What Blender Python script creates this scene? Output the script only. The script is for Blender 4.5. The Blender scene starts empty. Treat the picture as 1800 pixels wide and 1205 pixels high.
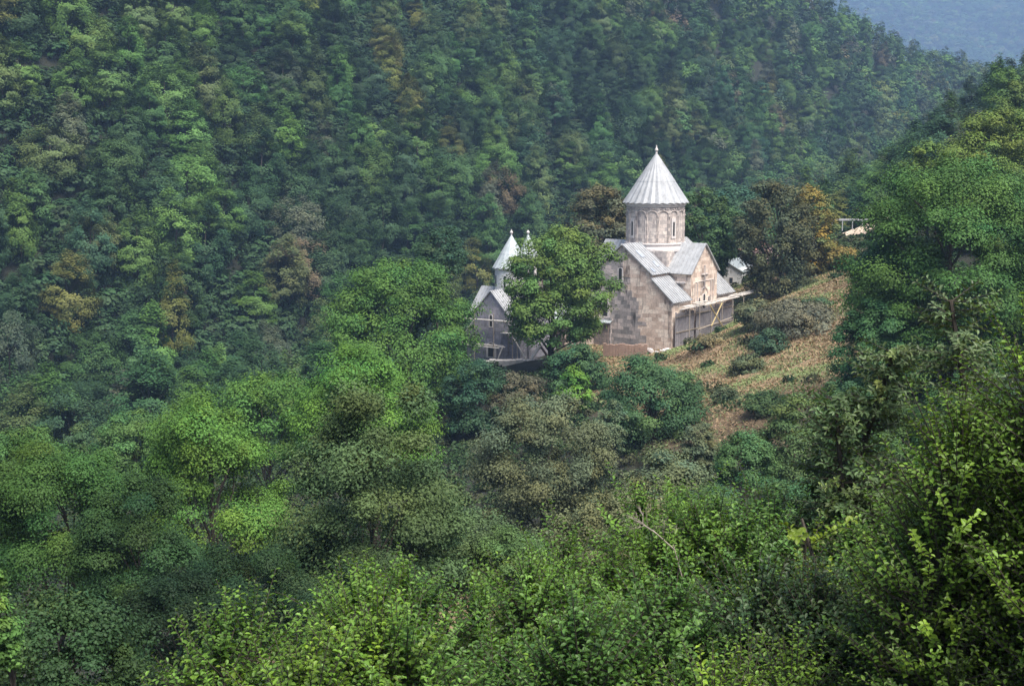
import bpy, math, random
import numpy as np
from mathutils import Vector, Matrix, noise as mnoise

# ------------------------------------------------------------------ camera, world, light
S = bpy.context.scene
COL = S.collection
W0, H0, F = 1800.0, 1205.0, 2473.0
PITCH = math.atan((602.5 - 250) / F)
cam_d = bpy.data.cameras.new('camera')
cam = bpy.data.objects.new('camera', cam_d)
COL.objects.link(cam)
cam_d.sensor_width = 36.0
cam_d.lens = 36.0 * F / W0
cam_d.clip_start = 0.2
cam_d.clip_end = 9000
cam.location = (0, 0, 0)
cam.rotation_euler = (math.pi / 2 - PITCH, 0, 0)
S.camera = cam

SUN_EL, SUN_AZ = math.radians(62), math.radians(142)     # azimuth clockwise from +Y
w = bpy.data.worlds.new("World")
S.world = w
w.use_nodes = True
nt = w.node_tree
nt.nodes.clear()
sky = nt.nodes.new('ShaderNodeTexSky')
sky.sky_type = 'NISHITA'
sky.sun_disc = False
sky.sun_elevation = SUN_EL
sky.sun_rotation = SUN_AZ
sky.air_density = 1.0
sky.dust_density = 2.5
bg = nt.nodes.new('ShaderNodeBackground')
bg.inputs['Strength'].default_value = 0.092
wo = nt.nodes.new('ShaderNodeOutputWorld')
nt.links.new(sky.outputs[0], bg.inputs[0])
nt.links.new(bg.outputs[0], wo.inputs[0])
sun_d = bpy.data.lights.new('sun', 'SUN')
sun_d.energy = 2.9
sun_d.angle = math.radians(42)
sun_d.color = (1.0, 0.95, 0.86)
sun = bpy.data.objects.new('sun', sun_d)
COL.objects.link(sun)
sdir = Vector((math.cos(SUN_EL) * math.sin(SUN_AZ), math.cos(SUN_EL) * math.cos(SUN_AZ), math.sin(SUN_EL)))
sun.rotation_euler = sdir.to_track_quat('Z', 'Y').to_euler()
sun.location = (0, 0, 60)
S.view_settings.view_transform = 'Standard'
S.view_settings.look = 'None'
S.view_settings.exposure = 1.42
S.view_settings.gamma = 1.0
S.render.engine = 'CYCLES'
S.cycles.max_bounces = 6
S.cycles.diffuse_bounces = 3
S.cycles.glossy_bounces = 2
S.cycles.transmission_bounces = 3
S.cycles.transparent_max_bounces = 4
S.cycles.volume_bounces = 0
HAZE = 0.00018

ct, st_ = math.cos(PITCH), math.sin(PITCH)


def P(u, v, y):
    """world point at forward distance y seen at photo pixel (u, v)"""
    c = (u - 900) / F
    e = -(v - 602.5) / F
    dy = ct + e * st_
    dz = -st_ + e * ct
    return Vector((c / dy * y, y, dz / dy * y))


def project(x, y, z):
    fw = y * ct - z * st_
    up = y * st_ + z * ct
    fw = np.maximum(fw, 0.1)
    return 900 + F * x / fw, 602.5 - F * up / fw, fw


# ------------------------------------------------------------------ terrain
YAW = math.radians(35)
AX = Vector((math.cos(YAW), -math.sin(YAW), 0))
BX = Vector((math.sin(YAW), math.cos(YAW), 0))
corner = P(1180, 611, 180)
CH = corner - AX * 7.4 + BX * 8.6          # main church centre
CHZ = corner.z

ctl = [(0, -12, 1), (0, 0, -1.8), (6, 0, -1.2), (-6, 0, -3), (0, 14, -7.4), (-5, 14, -8.8), (5, 12, -6.2), (9, 14, -6.4), (0, 25, -11.5),
       (-10, 25, -15), (10, 30, -11.5), (0, 40, -17.5), (-15, 50, -24), (0, 60, -23.5), (15, 60, -18.5), (27, 60, -15),
       (40, 60, -9), (30, 90, -19), (45, 90, -10), (15, 118, -27), (0, 100, -29), (0, 140, -31.5), (-20, 140, -36), (-30, 60, -28),
       (-50, 80, -36), (-60, 120, -42), (-40, 100, -37), (-20, 100, -33), (-40, 160, -42), (-80, 160, -50), (-110, 200, -50), (-60, 200, -47), (-20, 190, -39),
       (-22, 215, -43), (0, 240, -41), (30, 262, -36), (50, 330, -36), (73, 450, -33), (150, 600, -22), (-12, 178, -33),
       (60, 120, -9), (80, 150, -4), (120, 150, 10), (80, 220, -6), (92, 262, -1), (120, 250, 14), (190, 200, 42), (190, 300, 46),
       (99, 350, -6), (127, 350, 14), (84, 350, -20), (190, 350, 50), (125, 420, -16), (170, 430, 10), (190, 480, 15), (110, 480, -26), (70, 300, -24),
       (-110, 60, -40), (-110, 120, -48), (100, 60, 12), (100, 0, 16), (-100, 0, -25)]
ctl = [tuple(map(float, c)) for c in ctl]
for (u, v, y) in [(1290, 566, 187), (1235, 600, 172), (1450, 520, 172), (1480, 440, 212), (1500, 404, 225), (1535, 396, 222), (1440, 432, 224), (1400, 650, 140),
                  (1280, 725, 124), (1600, 720, 110), (1340, 540, 190), (1300, 520, 208), (1180, 614, 179), (1060, 610, 184),
                  (940, 630, 184), (870, 637, 180), (1240, 660, 150), (1330, 482, 225), (1150, 640, 168), (1000, 640, 172), (890, 660, 172)]:
    p = P(u, v, y)
    ctl.append((p.x, p.y, p.z))
for sx, sy in ((-1, -1), (-1, 1), (1, 1), (1, -1), (0, 0), (0, -1), (1, 0)):
    p = CH + AX * 7.4 * sx + BX * 8.6 * sy
    zz = CHZ - 0.3 + (1.4 if sy == 1 else (.6 if sy == 0 else 0))
    ctl.append((p.x, p.y, zz))
ctl = np.array(ctl)


def _phi(r2):
    return 0.5 * r2 * np.log(r2 + 1e-9)


_n = len(ctl)
_cx = ctl[:, :2] / 50.0
_K = _phi(((_cx[:, None, :] - _cx[None, :, :]) ** 2).sum(-1)) + np.eye(_n) * 0.002
_Pm = np.hstack([np.ones((_n, 1)), _cx])
_A = np.zeros((_n + 3, _n + 3))
_A[:_n, :_n] = _K
_A[:_n, _n:] = _Pm
_A[_n:, :_n] = _Pm.T
_sol = np.linalg.solve(_A, np.concatenate([ctl[:, 2], np.zeros(3)]))


def tps(x, y):
    x = np.clip(x, -110, 190) / 50.0
    y = np.clip(y, -12, 600) / 50.0
    out = np.full(x.shape, _sol[_n]) + _sol[_n + 1] * x + _sol[_n + 2] * y
    for i in range(_n):
        out = out + _sol[i] * _phi((x - _cx[i, 0]) ** 2 + (y - _cx[i, 1]) ** 2)
    return out


def sstep(a, b, x):
    t = np.clip((x - a) / (b - a), 0, 1)
    return t * t * (3 - 2 * t)


def gully(x, y):
    return (np.sin(x * .021 + 1.3 * np.sin(y * .013)) + .6 * np.sin(y * .031 + x * .017 + 2) + .4 * np.sin(x * .07 + y * .045))


def terrain(x, y):
    x = np.asarray(x, float)
    y = np.asarray(y, float)
    near = tps(x, y)
    base = -24 + (y - 600) * 0.035 + np.abs(x - 300) * .02
    k = sstep(480, 660, y)
    z = near * (1 - k) + base * k
    s = -.833 * (x + 80) + .554 * (y - 220)
    t = .554 * (x + 80) + .833 * (y - 220)
    sr = 128 + (704 - t) * np.where(t < 704, .3, .17)
    sr = np.maximum(sr, 20)
    g = gully(x, y)
    se = np.minimum(s, sr + (sr - s) * .9)
    m = -47 + .9 * se + g * 3.2 * sstep(0, 60, s)
    m = np.maximum(m, -70)
    # soft maximum
    kk = 6.0
    z = np.maximum(z, m) + kk * np.exp(-np.abs(z - m) / kk) * .35
    far = (y - 3150 + .12 * (x - 600)) * .42 + np.sin(x * .0085 + .6 * np.sin(y * .004)) * 34 + 20 * np.sin(x * .021 + y * .011)
    far = np.minimum(far, 900 - .1 * (y - 5000))
    z = np.maximum(z, far)
    return z


def tz(x, y):
    return float(terrain(np.array([x]), np.array([y]))[0])


# ------------------------------------------------------------------ materials
def newmat(name):
    m = bpy.data.materials.new(name)
    m.use_nodes = True
    n = m.node_tree
    b = n.nodes['Principled BSDF']
    return m, n, b


def N(n, t, **kw):
    x = n.nodes.new(t)
    for k, v in kw.items():
        if k in x.inputs:
            x.inputs[k].default_value = v
        else:
            setattr(x, k, v)
    return x


def ramp(n, fac, stops):
    r = n.nodes.new('ShaderNodeValToRGB')
    el = r.color_ramp.elements
    while len(el) < len(stops):
        el.new(.5)
    for e, (p, c) in zip(el, stops):
        e.position = p
        e.color = (*c, 1)
    n.links.new(fac, r.inputs[0])
    return r.outputs[0]


def mix(n, fac, a, b, mode='MIX'):
    m = n.nodes.new('ShaderNodeMix')
    m.data_type = 'RGBA'
    m.blend_type = mode
    for s, v in ((m.inputs[0], fac), (m.inputs[6], a), (m.inputs[7], b)):
        if hasattr(v, 'is_output'):
            n.links.new(v, s)
        elif isinstance(v, tuple):
            s.default_value = (*v, 1) if len(v) == 3 else v
        else:
            s.default_value = v
    return m.outputs[2]


def noise_tex(n, scale, detail=4, rough=.6, coord='Object', vec=None):
    t = N(n, 'ShaderNodeTexNoise')
    t.inputs['Scale'].default_value = scale
    t.inputs['Detail'].default_value = detail
    t.inputs['Roughness'].default_value = rough
    if vec is None:
        tc = N(n, 'ShaderNodeTexCoord')
        vec = tc.outputs[coord]
    n.links.new(vec, t.inputs['Vector'])
    return t.outputs['Fac']


def leaf_mat(name, rough=.55, trans=.28, spec=.35):
    """leaf colour = object's own colour x per-leaf tint"""
    m, n, b = newmat(name)
    oi = N(n, 'ShaderNodeObjectInfo')
    at = N(n, 'ShaderNodeAttribute', attribute_name='tint')
    c = mix(n, 1.0, oi.outputs['Color'], at.outputs['Color'], 'MULTIPLY')
    n.links.new(c, b.inputs['Base Color'])
    b.inputs['Roughness'].default_value = rough
    b.inputs['Specular IOR Level'].default_value = spec
    tr = N(n, 'ShaderNodeBsdfTranslucent')
    c2 = mix(n, 1.0, c, (1.25, 1.2, .6), 'MULTIPLY')
    n.links.new(c2, tr.inputs['Color'])
    ms = N(n, 'ShaderNodeMixShader')
    ms.inputs[0].default_value = trans
    n.links.new(b.outputs[0], ms.inputs[1])
    n.links.new(tr.outputs[0], ms.inputs[2])
    n.links.new(ms.outputs[0], n.nodes['Material Output'].inputs['Surface'])
    return m


M = {}
M['leaf'] = leaf_mat('leaf', trans=.1, rough=.6, spec=.13)
M['leaf_gloss'] = leaf_mat('leaf_glossy', rough=.42, trans=.28, spec=.28)

m, n, b = newmat('bark')
c = ramp(n, noise_tex(n, 6), [(.3, (.025, .019, .014)), (.7, (.075, .06, .045))])
n.links.new(c, b.inputs['Base Color'])
b.inputs['Roughness'].default_value = .9
M['bark'] = m

m, n, b = newmat('ground')
at = N(n, 'ShaderNodeAttribute', attribute_name='soil')
f1 = noise_tex(n, .35, 6, .7)
f2 = noise_tex(n, 2.6, 5, .75)
c = mix(n, 1.0, at.outputs['Color'], ramp(n, f1, [(.3, (.55, .6, .5)), (.7, (1.4, 1.3, 1.25))]), 'MULTIPLY')
c = mix(n, 1.0, c, ramp(n, f2, [(.3, (.72, .75, .68)), (.65, (1.2, 1.18, 1.15))]), 'MULTIPLY')
n.links.new(c, b.inputs['Base Color'])
b.inputs['Roughness'].default_value = 1
bp = N(n, 'ShaderNodeBump')
bp.inputs['Strength'].default_value = .8
bp.inputs['Distance'].default_value = .3
n.links.new(f2, bp.inputs['Height'])
n.links.new(bp.outputs[0], b.inputs['Normal'])
M['ground'] = m


def stone_mat(name, c1, c2, c3, mortar, stain=.5, bw=.95, bh=.52, stainc=(.03, .03, .032)):
    m, n, b = newmat(name)
    uv = N(n, 'ShaderNodeUVMap', uv_map='UVMap')
    br = N(n, 'ShaderNodeTexBrick')
    br.inputs['Scale'].default_value = 1.0
    br.inputs['Brick Width'].default_value = bw
    br.inputs['Row Height'].default_value = bh
    br.inputs['Mortar Size'].default_value = .02
    br.inputs['Color1'].default_value = (0, 0, 0, 1)
    br.inputs['Color2'].default_value = (1, 1, 1, 1)
    br.inputs['Bias'].default_value = 0
    wn = N(n, 'ShaderNodeTexNoise')
    wn.inputs['Scale'].default_value = .55
    n.links.new(uv.outputs[0], wn.inputs['Vector'])
    vm = N(n, 'ShaderNodeVectorMath', operation='MULTIPLY_ADD')
    vm.inputs[1].default_value = (.5, .5, 0)
    n.links.new(wn.outputs['Color'], vm.inputs[0])
    n.links.new(uv.outputs[0], vm.inputs[2])
    n.links.new(vm.outputs[0], br.inputs['Vector'])
    c = ramp(n, br.outputs['Color'], [(.1, c1), (.5, c2), (.95, c3)])
    big = noise_tex(n, .28, 3, .6)
    c = mix(n, ramp(n, big, [(.45, (0, 0, 0)), (.7, (.4, .4, .4))]), c, c1)
    fine = noise_tex(n, 4.5, 6, .7)
    c = mix(n, 1.0, c, ramp(n, fine, [(.3, (.7, .68, .68)), (.7, (1.25, 1.25, 1.25))]), 'MULTIPLY')
    c = mix(n, br.outputs['Fac'], c, mortar)
    # weather stains running down
    tc = N(n, 'ShaderNodeTexCoord')
    mp = N(n, 'ShaderNodeMapping')
    mp.inputs['Scale'].default_value = (1.1, 1.1, .22)
    n.links.new(tc.outputs['Object'], mp.inputs['Vector'])
    sn = noise_tex(n, 1.0, 6, .72, vec=mp.outputs[0])
    c = mix(n, ramp(n, sn, [(.52, (0, 0, 0)), (.66, (stain, stain, stain))]), c, stainc)
    n.links.new(c, b.inputs['Base Color'])
    b.inputs['Roughness'].default_value = .92
    bp = N(n, 'ShaderNodeBump')
    bp.inputs['Strength'].default_value = .5
    bp.inputs['Distance'].default_value = .04
    n.links.new(fine, bp.inputs['Height'])
    n.links.new(bp.outputs[0], b.inputs['Normal'])
    return m


M['tuff_pink'] = stone_mat('pink_tuff', (.47, .36, .29), (.70, .56, .46), (.80, .69, .58), (.50, .41, .35), .75)
M['tuff_grey'] = stone_mat('grey_tuff', (.20, .19, .185), (.38, .34, .32), (.58, .49, .45), (.27, .25, .24), .92)
M['tuff_drum'] = stone_mat('drum_tuff', (.36, .32, .30), (.55, .47, .42), (.67, .59, .52), (.38, .34, .32), .75, .7, .5, (.12, .11, .12))
M['stone_small'] = stone_mat('weathered_stone', (.19, .19, .22), (.26, .25, .29), (.32, .30, .33), (.2, .2, .2), .5)
M['stone_brown'] = stone_mat('brown_rubble', (.13, .11, .10), (.2, .16, .14), (.27, .21, .18), (.14, .12, .1), .5, .45, .3)


def plain(name, ca, cb, scale=2.0, rough=.7, metal=0.0, lo=.3, hi=.7):
    m, n, b = newmat(name)
    c = ramp(n, noise_tex(n, scale, 6, .7), [(lo, ca), (hi, cb)])
    n.links.new(c, b.inputs['Base Color'])
    b.inputs['Roughness'].default_value = rough
    b.inputs['Metallic'].default_value = metal
    return m


def roof_mat(name, ca, cb, cs):
    m, n, b = newmat(name)
    tc = N(n, 'ShaderNodeTexCoord')
    mp = N(n, 'ShaderNodeMapping')
    mp.inputs['Scale'].default_value = (2.4, 2.4, .35)
    n.links.new(tc.outputs['Object'], mp.inputs['Vector'])
    c = ramp(n, noise_tex(n, .8, 5, .7), [(.3, ca), (.7, cb)])
    c = mix(n, ramp(n, noise_tex(n, 1.0, 6, .75, vec=mp.outputs[0]), [(.5, (0, 0, 0)), (.72, (.75, .75, .75))]), c, cs)
    n.links.new(c, b.inputs['Base Color'])
    b.inputs['Roughness'].default_value = .55
    bp = N(n, 'ShaderNodeBump')
    bp.inputs['Strength'].default_value = .35
    bp.inputs['Distance'].default_value = .05
    n.links.new(noise_tex(n, 1.6, 3, .5), bp.inputs['Height'])
    n.links.new(bp.outputs[0], b.inputs['Normal'])
    return m


M['roof_zinc'] = roof_mat('weathered_zinc_roof', (.255, .262, .27), (.39, .395, .405), (.17, .165, .165))
M['roof_old'] = plain('zinc_roof', (.25, .28, .32), (.38, .41, .46), .9, .5)
M['roof_white'] = plain('white_metal_roof', (.32, .36, .37), (.45, .48, .49), .9, .5)
M['trim'] = plain('pale_trim_stone', (.48, .44, .42), (.66, .6, .57), 3)
M['dark'] = plain('dark_opening', (.012, .012, .014), (.03, .03, .03), 3)
M['wood'] = plain('weathered_wood', (.16, .13, .10), (.36, .31, .26), 5)
M['wood_pale'] = plain('pale_boards', (.42, .38, .34), (.66, .62, .57), 3)
M['wood_yellow'] = plain('new_timber', (.36, .27, .12), (.5, .4, .2), 4)
M['shaded_wall'] = plain('shaded_wall_grey', (.14, .13, .14), (.27, .25, .26), 2.5, .85)  # grey tone carries the shade of the wall under the deck
M['plaster'] = plain('white_plaster', (.56, .55, .53), (.72, .71, .69), 2)
M['plaster_pink'] = plain('pink_plaster', (.5, .33, .3), (.62, .43, .38), 2)
M['tile'] = plain('rusty_roof', (.30, .15, .11), (.45, .26, .2), 2)
M['earth'] = plain('red_earth', (.20, .13, .10), (.32, .22, .17), 1.5, 1)
M['steel'] = plain('galvanised_rail', (.22, .23, .25), (.34, .36, .38), 3, .5)
M['glass'] = plain('window_glass', (.03, .035, .04), (.06, .07, .08), 2, .15)


# ------------------------------------------------------------------ helpers
def tag(o, label=None, cat=None, group=None, kind=None):
    if label:
        o['label'] = label
    if cat:
        o['category'] = cat
    if group:
        o['group'] = group
    if kind:
        o['kind'] = kind
    return o


def empty(name, loc, rz=0, label=None, cat=None, group=None):
    o = bpy.data.objects.new(name, None)
    o.empty_display_size = .5
    COL.objects.link(o)
    o.location = loc
    o.rotation_euler = (0, 0, rz)
    return tag(o, label, cat, group)


def link(name, me, parent=None):
    o = bpy.data.objects.new(name, me)
    COL.objects.link(o)
    if parent is not None:
        o.parent = parent
    return o


class MB:
    """collects polygons; builds one mesh with metre UVs"""

    def __init__(s):
        s.v, s.f, s.uv, s.sm = [], [], {}, []

    def poly(s, pts, uvs=None):
        i = len(s.v)
        s.v += [tuple(p) for p in pts]
        s.f.append(tuple(range(i, i + len(pts))))
        if uvs:
            s.uv[len(s.f) - 1] = uvs

    def box(s, x0, x1, y0, y1, z0, z1, mat=None):
        c = [Vector((x, y, z)) for z in (z0, z1) for x, y in ((x0, y0), (x1, y0), (x1, y1), (x0, y1))]
        if mat is not None:
            c = [mat @ p for p in c]
        for q in ((3, 2, 1, 0), (4, 5, 6, 7), (0, 1, 5, 4), (1, 2, 6, 5), (2, 3, 7, 6), (3, 0, 4, 7)):
            s.poly([c[k] for k in q])

    def prism(s, prof, axis, d0, d1):
        """prof = list of (h, z) counter-clockwise; axis 'y': h is x; axis 'x': h is y"""
        def pt(h, z, d):
            return (h, d, z) if axis == 'y' else (d, h, z)
        s.poly([pt(h, z, d0) for h, z in prof])
        s.poly([pt(h, z, d1) for h, z in reversed(prof)])
        k = len(prof)
        for i in range(k):
            a, b_ = prof[i], prof[(i + 1) % k]
            s.poly([pt(*a, d0), pt(*a, d1), pt(*b_, d1), pt(*b_, d0)])

    def bar(s, p, q, r=.05, n=6, r2=None):
        p, q = Vector(p), Vector(q)
        r2 = r if r2 is None else r2
        d = (q - p)
        if d.length < 1e-5:
            return
        d.normalize()
        a = d.orthogonal().normalized()
        b_ = d.cross(a)
        A = [p + (a * math.cos(t) + b_ * math.sin(t)) * r for t in [2 * math.pi * k / n for k in range(n)]]
        B = [q + (a * math.cos(t) + b_ * math.sin(t)) * r2 for t in [2 * math.pi * k / n for k in range(n)]]
        for k in range(n):
            s.poly([A[k], A[(k + 1) % n], B[(k + 1) % n], B[k]])
        s.poly(A[::-1])
        s.poly(B)

    def lathe(s, prof, n, cx=0, cy=0, rot=0.0):
        """prof: list of (r,z) bottom to top"""
        ang = [rot + 2 * math.pi * k / n for k in range(n + 1)]
        for (r0, z0), (r1, z1) in zip(prof, prof[1:]):
            for k in range(n):
                a, b_ = ang[k], ang[k + 1]
                rr = max(r0, r1)
                pts = [(cx + r0 * math.cos(a), cy + r0 * math.sin(a), z0), (cx + r0 * math.cos(b_), cy + r0 * math.sin(b_), z0),
                       (cx + r1 * math.cos(b_), cy + r1 * math.sin(b_), z1), (cx + r1 * math.cos(a), cy + r1 * math.sin(a), z1)]
                uv = [(a * rr, z0), (b_ * rr, z0), (b_ * rr, z1), (a * rr, z1)]
                if r1 < 1e-4:
                    pts, uv = pts[:3], uv[:3]
                elif r0 < 1e-4:
                    pts, uv = [pts[0]] + pts[2:], [uv[0]] + uv[2:]
                s.poly(pts, uv)

    def build(s, name, mat, parent=None, smooth=False):
        me = bpy.data.meshes.new(name)
        me.from_pydata(s.v, [], s.f)
        ul = me.uv_layers.new(name='UVMap')
        for pi, p in enumerate(me.polygons):
            if pi in s.uv:
                for li, uv in zip(p.loop_indices, s.uv[pi]):
                    ul.data[li].uv = uv
            else:
                nn = p.normal
                for li in p.loop_indices:
                    co = me.vertices[me.loops[li].vertex_index].co
                    if abs(nn.z) > .75:
                        ul.data[li].uv = (co.x, co.y)
                    elif abs(nn.x) > abs(nn.y):
                        ul.data[li].uv = (co.y + 3.3, co.z)
                    else:
                        ul.data[li].uv = (co.x, co.z)
            p.use_smooth = smooth
        me.materials.append(mat)
        return link(name, me, parent)


def leaf_mesh(name, C_, Nn, size, tint, rng, aspect=.62, curved=False, D=None):
    """arrays: centres (n,3), normals (n,3), size (n,), tint (n,3) -> mesh of leaf-shaped faces"""
    k = len(C_)
    Nn = Nn / np.linalg.norm(Nn, axis=1, keepdims=True)
    if D is None:
        D = rng.normal(size=(k, 3))
    T = D - (D * Nn).sum(1, keepdims=True) * Nn
    T /= np.linalg.norm(T, axis=1, keepdims=True) + 1e-9
    B = np.cross(Nn, T)
    s = size[:, None]
    if not curved:
        V = np.stack([C_ - T * s * .5, C_ + B * s * .5 * aspect + T * s * .05, C_ + T * s * .5, C_ - B * s * .5 * aspect + T * s * .05], 1)
        nv = 4
        faces = np.arange(k * 4, dtype=np.int32).reshape(k, 4)
    else:
        # base, side, side near the tip, tip, folded along the midrib
        up = Nn * s * .12
        V = np.stack([C_ - T * s * .5, C_ + B * s * .42 * aspect - T * s * .12 + up, C_ + B * s * .38 * aspect + T * s * .22 + up, C_ + T * s * .5 - up * .6,
                      C_ - B * s * .38 * aspect + T * s * .22 + up, C_ - B * s * .42 * aspect - T * s * .12 + up], 1)
        nv = 6
        base = np.arange(k, dtype=np.int32)[:, None] * 6
        faces = np.concatenate([base + np.array([0, 1, 2, 3]), base + np.array([0, 3, 4, 5])], 1).reshape(-1, 4)
    me = mesh_np(name, V.reshape(-1, 3), faces)
    at = me.attributes.new('tint', 'FLOAT_COLOR', 'POINT')
    colr = np.ones((k, nv, 4), np.float32)
    colr[:, :, :3] = tint[:, None, :]
    at.data.foreach_set('color', colr.ravel())
    return me


def mesh_np(name, V, faces, smooth=False):
    me = bpy.data.meshes.new(name)
    me.vertices.add(len(V))
    me.vertices.foreach_set('co', V.astype(np.float32).ravel())
    nf = len(faces)
    kk = faces.shape[1]
    me.loops.add(nf * kk)
    me.loops.foreach_set('vertex_index', faces.astype(np.int32).ravel())
    me.polygons.add(nf)
    me.polygons.foreach_set('loop_start', np.arange(0, nf * kk, kk, dtype=np.int32))
    me.update(calc_edges=True)
    return me


def crown_arrays(rng, rx, h, shape, nclump, per, leaf, flat=.75, loose=.28, wo=.35, wd=.9, huev=.09, cv=(.78, 1.25), qlo=.25):
    """leaf clumps through an uneven crown; z from 0 to h"""
    C = []
    gx, gy = rng.normal(size=2) * .12
    lob = rng.uniform(0, 6.28, 4)
    for i in range(nclump):
        for _ in range(30):
            hh = rng.uniform(0.02, 1)
            if shape == 'round':
                R = math.sqrt(max(0, 1 - (2 * hh - 1) ** 2)) if hh > .42 else .72 + .66 * hh
            elif shape == 'dome':
                R = (1 - hh ** 2.4) ** .5 * (.86 + .3 * min(hh * 3, 1)) * .97
            elif shape == 'full':
                R = (1 - hh ** 4.5) ** .5 * (.8 + .25 * min(hh * 3, 1)) * .98
            elif shape == 'tall':
                R = (1 - hh ** 1.9) ** .75 * (.62 + .75 * min(hh * 2.2, 1) * .6)
            else:  # cone
                R = (1 - hh) ** .75 * (.8 + .25 * min(hh * 5, 1))
            if rng.uniform() < R + .05:
                break
        a = rng.uniform(0, 6.283)
        R *= 1 + .13 * math.sin(2 * a + lob[0] + hh * 3) + .1 * math.sin(5 * a + lob[1] + 6 * hh)
        q = rng.uniform(qlo, 1) ** .45
        r = rx * R * q * .86
        C.append((r * math.cos(a) + gx * rx * hh, r * math.sin(a) + gy * rx * hh, hh * h * .93 + .03 * h, rng.uniform(.7, 1.35)))
    C = np.array(C)
    cr = rx * (1.1 / nclump ** .36)
    cr = C[:, 3] * cr
    k = nclump * per
    ci = np.repeat(np.arange(nclump), per)
    d = rng.normal(size=(k, 3))
    d[:, 2] = d[:, 2] * .9 + .25
    d /= np.linalg.norm(d, axis=1, keepdims=True)
    rad = rng.uniform(.2, 1, k) ** .5 * np.exp(rng.normal(size=k) * .2)
    an = np.stack([rng.uniform(.7, 1.4, nclump), rng.uniform(.7, 1.4, nclump), flat * rng.uniform(.65, 1.2, nclump)], 1)
    pos = C[ci, :3] + d * (cr[ci] * rad)[:, None] * an[ci]
    out = C[ci, :3] - np.array([0, 0, h * .4])
    out /= np.linalg.norm(out, axis=1, keepdims=True) + 1e-6
    nrm = d * wd + out * wo + rng.normal(size=(k, 3)) * loose + np.array([0, 0, .75])
    size = leaf * rng.uniform(.65, 1.35, k)
    ct_ = rng.uniform(*cv, nclump)
    ch = rng.normal(size=nclump) * huev
    lt = rng.uniform(.84, 1.18, k)
    tint = np.stack([ct_[ci] * lt * (1 + ch[ci]), ct_[ci] * lt, ct_[ci] * lt * (1 - ch[ci])], 1)
    return pos, nrm, size, tint, C


def limb_mesh(name, C, base_h, rng, r0, nl=12, spread=None):
    """tapered trunk with limbs reaching clump centres. z=0 ground, crown starts at base_h"""
    mb = MB()
    top = C[:, 2].max() + base_h
    cur = Vector((0, 0, -.6))
    pts = [cur]
    lean = rng.normal(size=2) * .03
    kseg = 6
    for i in range(1, kseg + 1):
        z = top * .8 * i / kseg
        pts.append(Vector((lean[0] * z + rng.normal() * .01 * top, lean[1] * z + rng.normal() * .01 * top, z)))
    for i in range(kseg):
        mb.bar(pts[i], pts[i + 1], r0 * (1 - .8 * i / kseg) * (1.25 if i == 0 else 1), 7, r0 * (1 - .8 * (i + 1) / kseg))
    idx = rng.permutation(len(C))[:nl]
    for j in idx:
        e = Vector((C[j, 0], C[j, 1], C[j, 2] + base_h))
        zz = max(base_h * .6, e.z - max(1e-3, math.hypot(e.x, e.y)) * .9 - .1 * top)
        zz = min(zz, top * .75)
        f = zz / (top * .8) * kseg
        i = min(int(f), kseg - 1)
        s_ = pts[i].lerp(pts[i + 1], f - i)
        midp = s_.lerp(e, .5) + Vector((0, 0, .04 * top)) + Vector(rng.normal(size=3)) * .02 * top
        rr = r0 * .36 * (1 - .6 * zz / top)
        mb.bar(s_, midp, rr, 5, rr * .65)
        mb.bar(midp, e, rr * .65, 5, rr * .2)
    return mb


TREES_OCC = []      # occluders for the forest's visibility count: (x,y,z,rx,hz)


def mid_tree(name, u, vt, vb, hw, y, col, shape, label, cat='tree', leaf=None, dens=1.0, flat=.75, loose=.26, group=None, trunk_r=None, mat='leaf', seed=None, nl=14, huev=.09):
    rng = np.random.default_rng(seed if seed is not None else int(u * 7 + vt * 13 + y))
    top = P(u, vt, y)
    bot = P(u, vb, y)
    rx = hw / F * (y * ct + 4)
    gz = tz(top.x, top.y)
    H = top.z - bot.z
    bh = max(0.0, bot.z - gz)
    if bot.z < gz:
        H = top.z - gz
    if leaf is None:
        leaf = max(.07, y * .00175)
    area = 4 * math.pi * ((rx * rx + 2 * rx * H / 2) / 3) * 1.0
    k = int(dens * area / (leaf * leaf * .31) * 2.0)
    k = min(k, 150000)
    ncl = int(np.clip(45 + H * rx * 1.3, 60, 210))
    per = max(20, k // ncl)
    pos, nrm, size, tint, C = crown_arrays(rng, rx, H, shape, ncl, per, leaf, flat, loose, huev=huev)
    root = empty(name, (top.x, top.y, gz), 0, label, cat, group)
    pos[:, 2] += bh
    me = leaf_mesh(name + '_crown', pos, nrm, size, tint, rng)
    me.materials.append(M[mat])
    c = link('crown', me, root)
    c.color = (*col, 1)
    tr = limb_mesh('trunk', C, bh, rng, trunk_r or max(.06, rx * .05), nl)
    tr.build('trunk', M['bark'], root, True)
    TREES_OCC.append((top.x, top.y, (top.z + bot.z) / 2, rx * .85, (top.z - bot.z) / 2 * .9))
    return root


# ------------------------------------------------------------------ ground
def axis(lo, hi, c, n, k):
    t = np.linspace(-1, 1, n)
    s = np.sinh(t * k) / math.sinh(k)
    return np.where(s < 0, c + s * (c - lo), c + s * (hi - c))


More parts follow.
